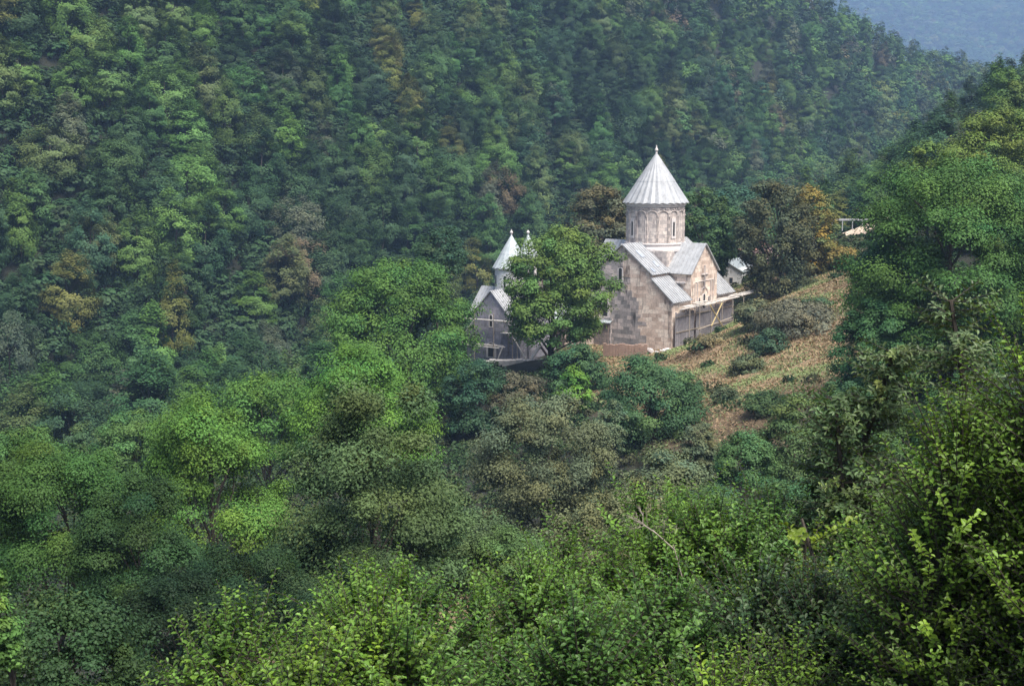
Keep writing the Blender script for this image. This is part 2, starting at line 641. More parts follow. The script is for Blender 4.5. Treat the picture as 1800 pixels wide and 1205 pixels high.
gx_ = axis(-900, 2600, 20, 360, 3.6)
gy_ = np.concatenate([np.linspace(-12, 240, 150), 240 + (np.linspace(0, 1, 221)[1:] ** 2.1) * 4900])
X, Y = np.meshgrid(gx_, gy_)
Z = terrain(X, Y)
rng = np.random.default_rng(5)
Z += np.where(Y < 260, 1, 0) * (np.sin(X * .9 + 1.7 * np.sin(Y * .6)) * .12 + np.sin(Y * 1.3 + X * .4) * .1)
V = np.stack([X, Y, Z], -1).reshape(-1, 3)
ny, nx = X.shape
ii = np.arange(ny * nx).reshape(ny, nx)
faces = np.stack([ii[:-1, :-1], ii[:-1, 1:], ii[1:, 1:], ii[1:, :-1]], -1).reshape(-1, 4)
me = mesh_np('ground', V, faces)
me.polygons.foreach_set('use_smooth', np.ones(len(faces), bool))


def soil_weights(X, Y):
    """0 forest floor .. 1 dry meadow, and bare dirt"""
    nz = np.sin(X * .23 + 2 * np.sin(Y * .11)) * 4
    # meadow: from the churches to the right slope
    d = np.hypot((X - 31) / 24, (Y - 168) / 55)
    mead = 1 - sstep(.8, 1.15, d + nz * .02)
    mead = np.maximum(mead, 1 - sstep(5, 9, np.hypot(X + 6, Y - 78) + nz * .3))
    mead = mead * np.where(Y < 205, 1 - sstep(.236, .258, X / np.maximum(Y, 1)), 1)
    bank = P(1508, 402, 225)
    dirt = 1 - sstep(.7, 1.2, np.hypot((X - bank.x - 1.2) / 5.5, (Y - bank.y) / 9))
    return mead, dirt


mead, dirt = soil_weights(V[:, 0], V[:, 1])
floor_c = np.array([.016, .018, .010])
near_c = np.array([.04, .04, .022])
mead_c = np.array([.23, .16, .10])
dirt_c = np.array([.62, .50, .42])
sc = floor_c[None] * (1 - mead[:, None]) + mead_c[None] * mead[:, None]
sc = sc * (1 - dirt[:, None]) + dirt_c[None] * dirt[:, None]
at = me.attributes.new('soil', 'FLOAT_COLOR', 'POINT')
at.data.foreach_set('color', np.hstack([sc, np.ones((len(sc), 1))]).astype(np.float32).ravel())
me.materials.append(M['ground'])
tag(link('ground', me), kind='structure')

# ------------------------------------------------------------------ main church
def roof_slab(mb, x0, z0, x1, z1, d0, d1, axis, th=.16, seam=.62):
    """sloping metal sheet from (h=x0,z0) high to (x1,z1) low, along axis d0..d1, with standing seams"""
    def pt(h, z, d):
        return Vector((h, d, z)) if axis == 'y' else Vector((d, h, z))
    L = math.hypot(x1 - x0, z1 - z0)
    nx_, nz_ = -(z1 - z0) / L, (x1 - x0) / L
    if nz_ < 0:
        nx_, nz_ = -nx_, -nz_
    a, b_, c_, d_ = (x0, z0), (x1, z1), (x1 + nx_ * th, z1 + nz_ * th), (x0 + nx_ * th, z0 + nz_ * th)
    mb.prism([a, b_, c_, d_], axis, d0, d1)
    k = int(abs(d1 - d0) / seam)
    for i in range(k + 1):
        dd = d0 + (d1 - d0) * (i + .5) / (k + 1)
        t0, t1 = th - .01, th + .07
        pr = [(x0 + nx_ * t0, z0 + nz_ * t0), (x1 + nx_ * t0, z1 + nz_ * t0), (x1 + nx_ * t1, z1 + nz_ * t1), (x0 + nx_ * t1, z0 + nz_ * t1)]
        mb.prism(pr, axis, dd - .025, dd + .025)


def cone_roof(mb, r, z0, z1, n, cx=0, cy=0, rot=0.0, zig=.16):
    """pleated umbrella cone"""
    tipv = (cx, cy, z1)
    m_ = n * 2
    ring = []
    for k in range(m_):
        a = rot + 2 * math.pi * k / m_
        rr = r * (1.02 if k % 2 == 0 else .965)
        ring.append((cx + rr * math.cos(a), cy + rr * math.sin(a), z0 + (zig * .5 if k % 2 else -zig * .3)))
    for k in range(m_):
        a, b_ = ring[k], ring[(k + 1) % m_]
        mid_a = tuple(tipv[i] * .96 + a[i] * .04 for i in range(3))
        mid_b = tuple(tipv[i] * .96 + b_[i] * .04 for i in range(3))
        mb.poly([a, b_, mid_b, mid_a])
        mb.poly([mid_a, mid_b, tipv])
        mb.poly([(cx, cy, z0 + .1), b_, a])
    # upper sheet course laid over the lower one
    for k in range(m_):
        f0, f1 = .5, .47
        a, b_ = ring[k], ring[(k + 1) % m_]
        off = .035
        def pp(q, f, o):
            v = [tipv[i] * f + q[i] * (1 - f) for i in range(3)]
            dx, dy = q[0] - cx, q[1] - cy
            l = math.hypot(dx, dy)
            return (v[0] + dx / l * o, v[1] + dy / l * o, v[2])
        mb.poly([pp(a, .42, off), pp(b_, .42, off), pp(b_, .98, .01), pp(a, .98, .01)])
        mb.poly([pp(a, .42, 0), pp(b_, .42, 0), pp(b_, .42, off), pp(a, .42, off)])


church = empty('domed_church', (CH.x, CH.y, CHZ), -YAW,
               'large pink and grey stone church with grey conical dome beside the dry meadow', 'church')
church.scale = (1, 1, .955)
HX, HY, RZ = 7.4, 8.6, 13.6
mb = MB()
mb.prism([(-HX, -2.5), (HX, -2.5), (HX, 6.45), (4.3, 9.35), (4.3, 9.6), (0, RZ - .05), (-4.3, 9.6), (-4.3, 9.35), (-HX, 6.45)], 'y', -HY, HY)
wall = mb.build('wall', M['tuff_pink'], church)
# grey, blackened stone: the left three fifths of the front facade is refaced in darker courses
rq = random.Random(21)
fac = [(-HX + .01, -2.4)]
z_ = -2.4
while z_ < 12.4:
    nz_ = z_ + rq.choice((.45, .52, .9))
    xb = (3.1 if z_ < 4.2 else (2.2 if z_ < 6.2 else (1.2 if z_ < 8.6 else .3))) + rq.choice((-.7, -.3, 0, .3, .6))
    xb = min(xb, 12.9 - z_) if z_ > 9 else xb
    xb = max(.05, min(xb, (RZ - .5 - nz_) * 1.0))
    fac += [(xb, z_), (xb, min(nz_, 12.5))]
    z_ = nz_
fac += [(0, RZ - .35), (-4.2, 9.5), (-4.2, 9.3), (-HX + .01, 6.35)]
mb = MB()
mb.prism(fac, 'y', -HY - .03, -HY + .2)
mb.build('weathered_facing', M['tuff_grey'], church)
# cross arm
mb = MB()
mb.prism([(-3.75, -2.5), (3.75, -2.5), (3.75, 9.7), (0, 13.45), (-3.75, 9.7)], 'x', 0, HX + .12)
mb.build('cross_arm', M['tuff_pink'], church)
mb = MB()
mb.prism([(-3.75, -2.5), (3.75, -2.5), (3.75, 9.7), (0, 13.45), (-3.75, 9.7)], 'x', -HX - .12, 0)
mb.build('cross_arm', M['tuff_pink'], church)
# roofs
rf = MB()
for sgn in (1, -1):
    roof_slab(rf, 0, RZ, sgn * 4.6, 9.62, -HY - .3, HY + .3, 'y')
rf.build('nave_roof', M['roof_zinc'], church)
for (tt, dd, ww, ll) in ((.25, -7.6, .9, 1.3), (.62, -6.1, .6, 1.0), (.8, -8.2, .6, .8)):
    q = MB()
    hx, hz_ = 4.6 * tt, RZ - (RZ - 9.62) * tt
    L = math.hypot(4.6, RZ - 9.62)
    ex, ez = 4.6 / L, -(RZ - 9.62) / L
    nx_, nz_ = -ez, ex
    pr = [(hx + nx_ * .22, hz_ + nz_ * .22), (hx + ex * ll + nx_ * .22, hz_ + ez * ll + nz_ * .22), (hx + ex * ll + nx_ * .27, hz_ + ez * ll + nz_ * .27), (hx + nx_ * .27, hz_ + nz_ * .27)]
    q.prism(pr, 'y', dd, dd + ww)
    q.build('roof_patch', M['roof_old'], church)
rf = MB()
for sgn in (1, -1):
    roof_slab(rf, 0, 13.5, sgn * 4.05, 9.5, -HX - .4, HX + .4, 'x')
rf.build('cross_arm_roof', M['roof_zinc'], church)
for sgn in (1, -1):
    for ya, yb in ((-HY - .3, -3.78), (3.78, HY + .3)):
        rf = MB()
        roof_slab(rf, sgn * 4.33, 9.2, sgn * 7.75, 6.0, ya, yb, 'y')
        rf.build('aisle_roof', M['roof_zinc'], church)
for sgn in (1, -1):
    for ya, yb in ((-HY - .12, -3.78), (3.78, HY + .12)):
        mb = MB()
        mb.box(sgn * HX - (0 if sgn > 0 else .14), sgn * HX + (.14 if sgn > 0 else 0), ya, yb, 5.75, 6.1)
        mb.build('cornice', M['trim'], church)
# pedestal and drum
mb = MB()
mb.box(-3.95, 3.95, -3.95, 3.95, 8.5, 12.6)
mb.build('dome_pedestal', M['tuff_drum'], church)
mb = MB()
mb.lathe([(0, 12.3), (4.35, 12.3), (4.45, 12.45), (4.45, 12.75), (4.3, 12.95), (4.1, 13.0), (4.1, 13.3), (4.22, 13.34), (4.22, 13.5), (3.9, 13.55)], 32)
mb.build('pedestal_moulding', M['trim'], church)
DR, Z0, Z1 = 3.86, 13.3, 19.0
drum_bm = MB()
NB = 16
drum_bm.lathe([(DR, Z0), (DR, Z1)], 48)
drum = drum_bm.build('drum', M['tuff_drum'], church)
ar = MB()
for k in range(NB):
    a = 2 * math.pi * (k + .5) / NB
    for da in (-.028, .028):
        x, y = (DR + .03) * math.cos(a + da), (DR + .03) * math.sin(a + da)
        ar.bar((x, y, Z0 + .1), (x, y, 17.25), .095, 6)
    ar.bar(((DR + .03) * math.cos(a), (DR + .03) * math.sin(a), 17.25), ((DR + .03) * math.cos(a), (DR + .03) * math.sin(a), 17.45), .2, 6)
    ar.bar(((DR + .03) * math.cos(a), (DR + .03) * math.sin(a), Z0), ((DR + .03) * math.cos(a), (DR + .03) * math.sin(a), Z0 + .22), .2, 6)
    ac = 2 * math.pi * (k + 1) / NB
    hw = math.pi / NB
    prev = None
    for j in range(9):
        t = math.pi * j / 8
        aa = ac + hw * .92 * math.cos(t)
        zz = 17.45 + .62 * math.sin(t)
        p_ = ((DR + .06) * math.cos(aa), (DR + .06) * math.sin(aa), zz)
        if prev:
            ar.bar(prev, p_, .085, 5)
        prev = p_
rq = random.Random(3)
for k in range(64):
    a = 2 * math.pi * k / 64 + rq.uniform(-.02, .02)
    zz = 18.22 + rq.uniform(-.05, .08)
    ar.box(DR - .05, DR + .1, -.12, .12, zz, zz + .2, Matrix.Rotation(a, 4, 'Z'))
ar.build('blind_arcade', M['tuff_drum'], drum)
mb = MB()
mb.lathe([(DR, 18.55), (DR + .14, 18.6), (DR + .14, 18.75), (DR + .3, 18.85), (DR + .3, 19.12), (0, 19.12)], 48)
mb.build('drum_cornice', M['trim'], drum)
for k in (3, 7, 11, 15):
    a = 2 * math.pi * (k + .0) / NB - .0
    mt = Matrix.Rotation(a, 4, 'Z')
    fr = MB()
    fr.box(DR - .1, DR + .1, -.36, .36, 14.2, 17.0, mt)
    f_ = fr.build('window_surround', M['trim'], drum)
    wn = MB()
    wn.box(DR - .1, DR + .105, -.15, .15, 14.55, 16.5, mt)
    wn.build('slit_window', M['dark'], f_)
mb = MB()
cone_roof(mb, 4.45, 19.1, 26.15, 26)
dome = mb.build('cone_roof', M['roof_zinc'], church)
mb = MB()
mb.lathe([(.02, 26.0), (.16, 26.0), (.1, 26.2), (.2, 26.32), (.24, 26.45), (.18, 26.6), (.1, 26.78), (.06, 27.1), (0, 27.12)], 12)
mb.build('finial', M['trim'], dome)


def window(parent, axis, d, h, z0, z1, hw, out=1, surround=True):
    """arched narrow window on wall plane"""
    prof = [(h - hw, z0), (h + hw, z0), (h + hw, z1)] + [(h + hw * math.cos(t), z1 + hw * math.sin(t)) for t in (.6, 1.2, 1.94, 2.54)] + [(h - hw, z1)]
    o2 = [(h + (p[0] - h) * 1.75, z0 - .12 + (p[1] - z0) * 1.1 if p[1] > z0 else z0 - .15) for p in prof]
    a = MB()
    a.prism(o2, axis, d, d + .07 * out)
    f = a.build('window_surround', M['trim'], parent)
    b_ = MB()
    b_.prism(prof, axis, d, d + .085 * out)
    b_.build('window_opening', M['dark'], f)


fx = HX + .12
window(church, 'x', fx, 0, 4.6, 6.3, .26)
window(church, 'x', fx, -1.35, 4.9, 6.0, .14)
window(church, 'x', fx, 1.35, 4.9, 6.0, .14)
# carved cross-shaped relief in the gable, over tall blind columns
rl = MB()
for yy in (-2.6, -2.0, -1.9, 1.9, 2.0, 2.6):
    rl.bar((fx + .04, yy, 3.0), (fx + .04, yy, 8.4), .09, 6)
rl.bar((fx + .04, 0, 7.3), (fx + .04, 0, 10.6), .17, 6)
rl.bar((fx + .04, -.95, 9.3), (fx + .04, .95, 9.3), .17, 6)
rl.bar((fx + .04, -2.6, 8.4), (fx + .04, 2.6, 8.4), .08, 6)
for j in range(8):
    t0, t1 = math.pi * j / 8, math.pi * (j + 1) / 8
    rl.bar((fx + .04, 1.0 * math.cos(t0), 6.6 + .9 * math.sin(t0)), (fx + .04, 1.0 * math.cos(t1), 6.6 + .9 * math.sin(t1)), .09, 6)
rl.build('gable_relief', M['tuff_drum'], church)
window(church, 'y', -HY - .03, -.3, 8.6, 10.2, .24, -1)
window(church, 'y', -HY - .03, -2.6, 3.6, 5.6, .38, -1)
# framed flat dark panel that paints in the deep shade here
mb = MB()
mb.box(-5.9, -1.7, -HY - .07, -HY - .03, -1.5, 3.1)
mb.bar((-5.9, -HY - .12, -1.5), (-5.9, -HY - .12, 3.1), .18, 8)
mb.bar((-1.7, -HY - .12, -1.5), (-1.7, -HY - .12, 3.1), .18, 8)
mb.box(-6.2, -1.4, -HY - .3, -HY - .03, 3.1, 3.45)
dr = mb.build('panel_frame', M['tuff_grey'], church)
mb = MB()
mb.box(-5.6, -2.0, -HY - .1, -HY - .04, -1.4, 2.85)
mb.build('shade_panel', M['dark'], dr)
# corner buttress strip, pale
mb = MB()
mb.box(HX - 1.05, HX + .07, -HY - .07, -HY + .6, -2.4, 5.9)
mb.build('corner_pilaster', M['tuff_pink'], church)
# loose hood on the arm's side wall
mb = MB()
mb.box(4.9, 6.9, -4.25, -3.74, 8.35, 8.5)
mb.box(5.1, 6.7, -4.1, -3.74, 8.2, 8.36)
mb.build('eave_hood', M['trim'], church)

# ------------------------------------------------------------------ scaffolding on the right facade
sc_root = empty('timber_scaffold', (CH.x, CH.y, CHZ), -YAW, 'rough timber scaffold with ragged pale plank deck along the large church', 'scaffold')
rnd = random.Random(11)
dk = MB()
zc = 5.1
for i in range(30):
    y0 = -8.9 + i * .62 + rnd.uniform(-.3, .3)
    ln = rnd.uniform(2.2, 4.6)
    x0 = 7.7 + rnd.uniform(0, 1.3)
    tl = rnd.uniform(-.035, .05)
    mt = Matrix.Translation((x0, y0, zc + rnd.uniform(-.16, .2) + .012 * (y0 + 9))) @ Matrix.Rotation(rnd.uniform(-.05, .05), 4, 'Z') @ Matrix.Rotation(tl, 4, 'X')
    dk.box(0, .3, 0, ln, 0, .07, mt)
for i in range(5):
    mt = Matrix.Translation((7.8 + .3 * i, 9.2 + rnd.uniform(-.6, 0), zc + .3)) @ Matrix.Rotation(rnd.uniform(-.08, .02), 4, 'Z') @ Matrix.Rotation(.03, 4, 'X')
    dk.box(0, .2, 0, rnd.uniform(2.0, 3.6), 0, .06, mt)
dk.build('plank_deck', M['wood_pale'], sc_root)
for i, yy in enumerate((-7.2, -4.2, -1.0, 2.2, 5.4, 8.6)):
    ps = MB()
    ps.bar((9.2, yy, -3), (9.2 + rnd.uniform(-.1, .1), yy, 5.2), .07, 6)
    ps.build('post', M['wood'], sc_root)
for p0, p1, mm in (((9.3, -1.6, 5.0), (9.5, 3.2, .6), 'wood_yellow'), ((9.3, 1.9, 5.0), (9.35, -1.2, 2.2), 'wood_yellow'), ((9.25, -5.0, 2.1), (9.25, 8.4, 2.9), 'wood')):
    ps = MB()
    ps.bar(p0, p1, .08, 6)
    ps.build('brace', M[mm], sc_root)

hd = empty('shade_boards', (CH.x, CH.y, CHZ), -YAW, 'grey boards standing in for the shaded wall under the plank deck', 'hoarding')  # boards added in grey, standing in for church wall in shadow
bd = MB()
for i in range(56):
    y0 = -8.5 + i * .3
    if i in (17, 18, 33, 41):
        continue
    bd.box(7.85, 7.89 + rnd.uniform(0, .03), y0, y0 + .27, -3.0, 4.55 + rnd.uniform(-.25, .25))
bd.build('boards', M['shaded_wall'], hd)
bd = MB()
for zz in (1.9, 3.9):
    bd.box(7.93, 8.0, -8.4, 8.2, zz, zz + .14)
bd.build('rail', M['wood'], hd)

# ------------------------------------------------------------------ small church on the left
SC = P(899, 632, 186)
small = empty('chapel', (SC.x, SC.y, SC.z), -YAW, 'small grey stone church with pale conical dome, half hidden by a walnut tree', 'church')
mb = MB()
AH, AL, SRZ, SEZ = 2.6, 4.6, 9.55, 6.75
pr = [(-AH, -2), (AH, -2), (AH, SEZ), (0, SRZ), (-AH, SEZ)]
mb.prism(pr, 'y', -AL, AL)
mb.prism(pr, 'x', -AL + .01, AL - .01)
mb.box(-4.3, 4.3, -4.2, 4.2, -2, 4.4)
mb.build('wall', M['stone_small'], small)
rf = MB()
for sgn in (1, -1):
    roof_slab(rf, 0, SRZ + .05, sgn * (AH + .3), SEZ - .25, -AL - .25, AL + .25, 'y', .12, .5)
    roof_slab(rf, 0, SRZ + .04, sgn * (AH + .3), SEZ - .26, -AL - .25, AL + .25, 'x', .12, .5)
rf.build('gable_roof', M['roof_zinc'], small)
for sx in (1, -1):
    for ya, yb in ((-4.4, -AH - .02), (AH + .02, 4.4)):
        rf = MB()
        roof_slab(rf, sx * (AH + .02), 5.3, sx * 4.6, 4.2, ya, yb, 'y', .1, .5)
        rf.build('corner_roof', M['roof_zinc'], small)
mb = MB()
mb.box(-2.1, 2.1, -2.1, 2.1, 6.5, 9.2)
mb.lathe([(2.2, 8.6), (2.2, 12.4)], 32)
d2 = mb.build('drum', M['plaster'], small)
mb = MB()
mb.lathe([(2.2, 12.1), (2.42, 12.2), (2.42, 12.4), (0, 12.4)], 32)
mb.build('drum_cornice', M['trim'], d2)
for k in range(8):
    mt = Matrix.Rotation(math.pi * k / 4 + .2, 4, 'Z')
    b_ = MB()
    b_.box(2.1, 2.23, -.14, .14, 9.9, 11.4, mt)
    b_.build('slit_window', M['dark'], d2)
mb = MB()
cone_roof(mb, 2.55, 12.38, 16.75, 16)
c2_ = mb.build('cone_roof', M['roof_white'], small)
mb = MB()
mb.lathe([(.02, 16.6), (.12, 16.65), (.1, 16.8), (.22, 16.95), (.2, 17.1), (.07, 17.2), (.04, 17.4), (0, 17.42)], 10)
mb.build('finial', M['trim'], c2_)
window(small, 'y', -AL, 0, 5.0, 6.3, .2, -1)
window(small, 'y', -AL, 0, 1.0, 2.4, .45, -1)

sc2 = empty('pole_scaffold', (SC.x, SC.y, SC.z), -YAW, 'wooden pole scaffold with two plank walks around the small left church', 'scaffold')
for zz, x0, x1, yy in ((5.9, -4.4, 5.2, -5.5), (2.6, -6.8, 2.4, -5.6)):
    dk = MB()
    for j in range(4):
        mt = Matrix.Translation((x0 + rnd.uniform(-.5, .3), yy - .3 * j, zz + rnd.uniform(-.05, .08))) @ Matrix.Rotation(rnd.uniform(-.02, .02), 4, 'Y')
        dk.box(0, x1 - x0 + rnd.uniform(-.6, .6), 0, .26, 0, .07, mt)
    dk.build('plank_walk', M['wood_pale'], sc2)
dk = MB()
mt = Matrix.Translation((5.2, -5.4, 4.3))
dk.box(-3.2, 1.6, 0, .9, 0, .08, mt)
dk.build('plank_walk', M['wood_pale'], sc2)
for px_, py_ in ((-4.2, -6.3), (-1.5, -6.3), (1.6, -6.3), (4.6, -6.3), (-4.2, -5.3), (4.6, -5.3)):
    ps = MB()
    ps.bar((px_, py_, -3), (px_ + rnd.uniform(-.1, .1), py_, 7.0), .065, 6)
    ps.build('post', M['wood'], sc2)
for p0, p1 in (((4.7, -6.4, 4.2), (7.7, -5.5, -.9)), ((-4.2, -6.35, 2.6), (-1.5, -6.35, 5.9)), ((1.6, -6.35, -.5), (2.9, -6.2, 2.6))):
    ps = MB()
    ps.bar(p0, p1, .09, 6)
    ps.build('brace', M['wood_pale'], sc2)

# stone ledge in front of the small church
p = P(912, 634, 178)
lg = MB()
for i in range(11):
    a0 = -4.6 + i * .85
    lg.box(a0, a0 + .82, -.6 + rnd.uniform(-.1, .1), .7, -1.4, .12 + rnd.uniform(-.08, .1))
o = lg.build('stone_ledge', M['wood_pale'])
o.location = p
o.rotation_euler = (0, 0, .1)
tag(o, 'low pale stone ledge at the foot of the small left church', 'ledge')

# small A-frame of boards
p = P(949, 627, 179)
af = empty('board_shelter', (p.x, p.y, p.z), .3, 'small leaning shelter of two pinkish boards right of the stone ledge', 'shelter')
for sgn in (-1, 1):
    q = MB()
    mt = Matrix.Translation((0, 0, 1.5)) @ Matrix.Rotation(sgn * .62, 4, 'Y')
    q.box(-.05, .05, -.6, .6, -2.0, .05, mt)
    q.build('board', M['tile'] if sgn < 0 else M['wood_pale'], af)
q = MB()
q.bar((-.9, -.6, .05), (.9, -.6, .05), .05)
q.build('tie_beam', M['wood'], af)

# low hall between the churches
p = P(1030, 612, 189)
gv = empty('low_hall', (p.x, p.y, p.z), -YAW + .2, 'low brown stone hall with corrugated roof between the two churches', 'hall')
mb = MB()
mb.box(-7.5, 4.2, -3, 4, -2, 4.0)
mb.build('wall', M['stone_brown'], gv)
rf = MB()
roof_slab(rf, 4.3, 5.4, -3.5, 4.05, -7.8, 4.6, 'x', .08, .25)
rf.build('corrugated_roof', M['roof_white'], gv)
for xx in (-6.1, -3.4, .8):
    q = MB()
    q.box(xx, xx + .9, -3.06, -3.02, .3, 2.2)
    q.build('doorway', M['dark'], gv)
q = MB()
q.box(-1.9, 2.2, -3.12, -3.02, -1, 3.6)
q.build('render_patch', M['tuff_pink'], gv)

p = P(928, 560, 194)
bt = empty('bell_turret', (p.x, p.y, tz(p.x, p.y) + 0), -YAW, 'slim white domed bell turret whose tip shows above the walnut tree', 'turret')
tipz = P(928, 404, 194).z - bt.location.z
mb = MB()
mb.box(-1.5, 1.5, -1.5, 1.5, -1, tipz - 6.6)
mb.build('tower', M['stone_brown'], bt)
for k in range(6):
    a = math.pi * k / 3
    q = MB()
    q.bar((1.15 * math.cos(a), 1.15 * math.sin(a), tipz - 6.6), (1.15 * math.cos(a), 1.15 * math.sin(a), tipz - 4.0), .16, 8)
    q.build('column', M['trim'], bt)
mb = MB()
mb.lathe([(0, tipz - 4.0), (1.4, tipz - 4.0), (1.4, tipz - 3.6), (0, tipz - 3.6)], 16)
mb.build('cornice', M['trim'], bt)
mb = MB()
cone_roof(mb, 1.5, tipz - 3.6, tipz - .5, 12)
q = mb.build('cone_roof', M['roof_white'], bt)
mb = MB()
mb.lathe([(.02, tipz - .55), (.16, tipz - .5), (.22, tipz - .3), (.1, tipz - .12), (0, tipz)], 10)
mb.build('finial', M['trim'], q)

# red-brown terrace wall before the dark panel of painted shade
p = P(1098, 606, 176)
q = MB()
for i in range(14):
    q.box(-2.7 + i * .4, -2.7 + i * .4 + .38, -.35, .3, -1.6, .1 + rnd.uniform(-.15, .1))
o = q.build('terrace_wall', M['earth'])
o.location = p
o.rotation_euler = (0, 0, -.15)
tag(o, 'low red-brown terrace wall before the dark shaded patch of the large church', 'wall')
# rubble heap at the church corner
p = P(1166, 618, 176)
rngq = random.Random(4)
q = MB()
for i in range(26):
    s_ = rngq.uniform(.12, .38)
    mt = Matrix.Translation((rngq.gauss(0, .9), rngq.gauss(0, .4), rngq.uniform(-.4, .35))) @ Matrix.Rotation(rngq.uniform(0, 3), 4, 'Z') @ Matrix.Rotation(rngq.uniform(0, 1), 4, 'X')
    q.box(-s_, s_, -s_ * .7, s_ * .7, -s_ * .5, s_ * .5, mt)
o = q.build('rubble_heap', M['trim'])
o.location = p
tag(o, 'heap of pale broken stones at the near corner of the large church', 'rubble')


def house(name, u, vt, vb, hw, y, label, wm, rm, rz):
    p = P(u, vb, y)
    r = hw / F * y
    h = P(u, vt, y).z - p.z
    e = empty(name, (p.x, p.y, p.z), rz, label, 'house')
    mb = MB()
    mb.prism([(-r, -3), (r, -3), (r, h * .72), (0, h * .97), (-r, h * .72)], 'y', -r * 1.1, r * 1.1)
    mb.build('wall', wm, e)
    rf = MB()
    for s_ in (1, -1):
        roof_slab(rf, 0, h * .98, s_ * (r + .3), h * .66, -r * 1.1 - .3, r * 1.1 + .3, 'y', .08, .4)
    rf.build('roof', rm, e)
    for xx in (-r * .5, r * .35):
        q = MB()
        q.box(xx - .35, xx + .35, -r * 1.1 - .05, -r * 1.1 + .02, h * .28, h * .5)
        f_ = q.build('window', M['trim'], e)
        q = MB()
        q.box(xx - .27, xx + .27, -r * 1.1 - .06, -r * 1.1 - .04, h * .31, h * .48)
        q.build('pane', M['glass'], f_)
    return e


house('white_house', 1286, 455, 512, 30, 222, 'white plastered house behind the right end of the large church', M['plaster'], M['roof_white'], -.5)
house('pink_house', 1334, 425, 470, 24, 238, 'pink walled house seen through the branches of the dark brown tree', M['plaster_pink'], M['tile'], .3)
house('garden_shed', 1412, 455, 486, 26, 228, 'small pale shed showing under the dark brown tree, right of its trunk', M['plaster'], M['roof_zinc'], .1)

# guard rail on the road bank
gr = empty('guard_rail', P(1494, 393, 228), .15, 'grey metal guard rail on the crest above the bare road bank', 'guard rail')
q = MB()
q.box(-3.2, 4.0, -.03, .03, .5, .8)
q.build('rail', M['steel'], gr)
for i in range(5):
    q = MB()
    q.box(-3.0 + i * 1.7, -2.88 + i * 1.7, .03, .15, -1.2, .82)
    q.build('post', M['steel'], gr)

# ------------------------------------------------------------------ single trees and bushes
G_BRIGHT, G_MID, G_DARK = (.085, .165, .032), (.05, .105, .032), (.028, .062, .028)
T_X = 0
G_BLUE, OLIVE, BROWN, ORANGE, GREYG = (.045, .10, .055), (.085, .11, .05), (.10, .085, .05), (.30, .17, .03), (.10, .115, .07)
YELG = (.13, .20, .03)
T = mid_tree
# around the churches
T('walnut_tree', 974, 394, 602, 106, 172, (.088, .15, .034), 'full', 'broad green walnut tree in front of the low hall, between the two churches', seed=3, trunk_r=.42, dens=1.3)
T('round_tree', 718, 450, 690, 148, 160, (.062, .13, .026), 'dome', 'wide bright green tree just left of the small church', trunk_r=.5)
T('round_tree', 770, 400, 480, 52, 196, G_DARK, 'dome', 'dark green tree poking up behind the wide bright tree left of the small church')
T('round_tree', 652, 603, 830, 132, 104, (.075, .165, .027), 'dome', 'bright fresh green domed tree below the wide tree left of the small church', seed=8)
T('round_tree', 480, 655, 800, 110, 112, (.066, .14, .027), 'dome', 'low bright green tree between the yellow-green tree and the fresh green domed tree', dens=.8)
T('bushy_tree', 1062, 322, 500, 72, 208, (.095, .095, .05), 'round', 'brownish green tree behind the large church, left of its dome drum', huev=.16)
T('bushy_tree', 1232, 328, 500, 72, 206, (.05, .095, .03), 'round', 'dark green tree right behind the dome drum of the large church')
T('bushy_tree', 1180, 380, 500, 60, 214, G_DARK, 'round', 'dark tree hidden mostly behind the dome drum of the large church', dens=.6)
T('bushy_tree', 1300, 322, 440, 62, 250, G_BLUE, 'round', 'bluish green tree between the dark tree at the drum and the brown tree')
T('brown_tree', 1378, 314, 520, 86, 198, (.075, .085, .042), 'round', 'large dark brown-green tree right of the large church', trunk_r=.4, flat=.9, huev=.1)
T('autumn_tree', 1436, 325, 480, 52, 203, (.165, .145, .038), 'round', 'orange and yellow autumn tree leaning against the dark brown tree', huev=.22, flat=.9)
T('autumn_shrub', 1478, 432, 500, 34, 200, (.18, .14, .04), 'round', 'small yellowish shrub under the road bank, right of the autumn tree', 'shrub')
# right hand side
T('broad_tree', 1690, 272, 690, 196, 112, (.058, .125, .029), 'round', 'very large dark green tree filling the right side above the meadow', trunk_r=.5, nl=24, seed=12, dens=1.3)
T('broad_tree', 1600, 400, 720, 105, 118, (.04, .095, .03), 'round', 'dark tree behind the left half of the very large right tree')
T('broad_tree', 1530, 520, 740, 70, 110, (.04, .10, .035), 'round', 'dark green tree at the lower left foot of the very large right tree')
T('leafy_tree', 1735, 190, 400, 120, 172, (.11, .16, .03), 'dome', 'yellow-green tree rising right behind the very large right tree')
T('leafy_tree', 1640, 245, 400, 62, 176, (.11, .165, .03), 'dome', 'small yellow-green tree at the left shoulder of the very large right tree')
T('leafy_tree', 1785, 135, 320, 68, 205, (.085, .13, .03), 'dome', 'green tree at the right edge above the yellow-green tree')
T('leafy_tree', 1808, 300, 520, 70, 120, (.06, .11, .03), 'round', 'olive green tree cut by the right edge, beside the very large tree')
T('leafy_tree', 1560, 330, 470, 48, 190, (.06, .10, .035), 'round', 'small green tree against the left edge of the very large right tree, above the meadow')
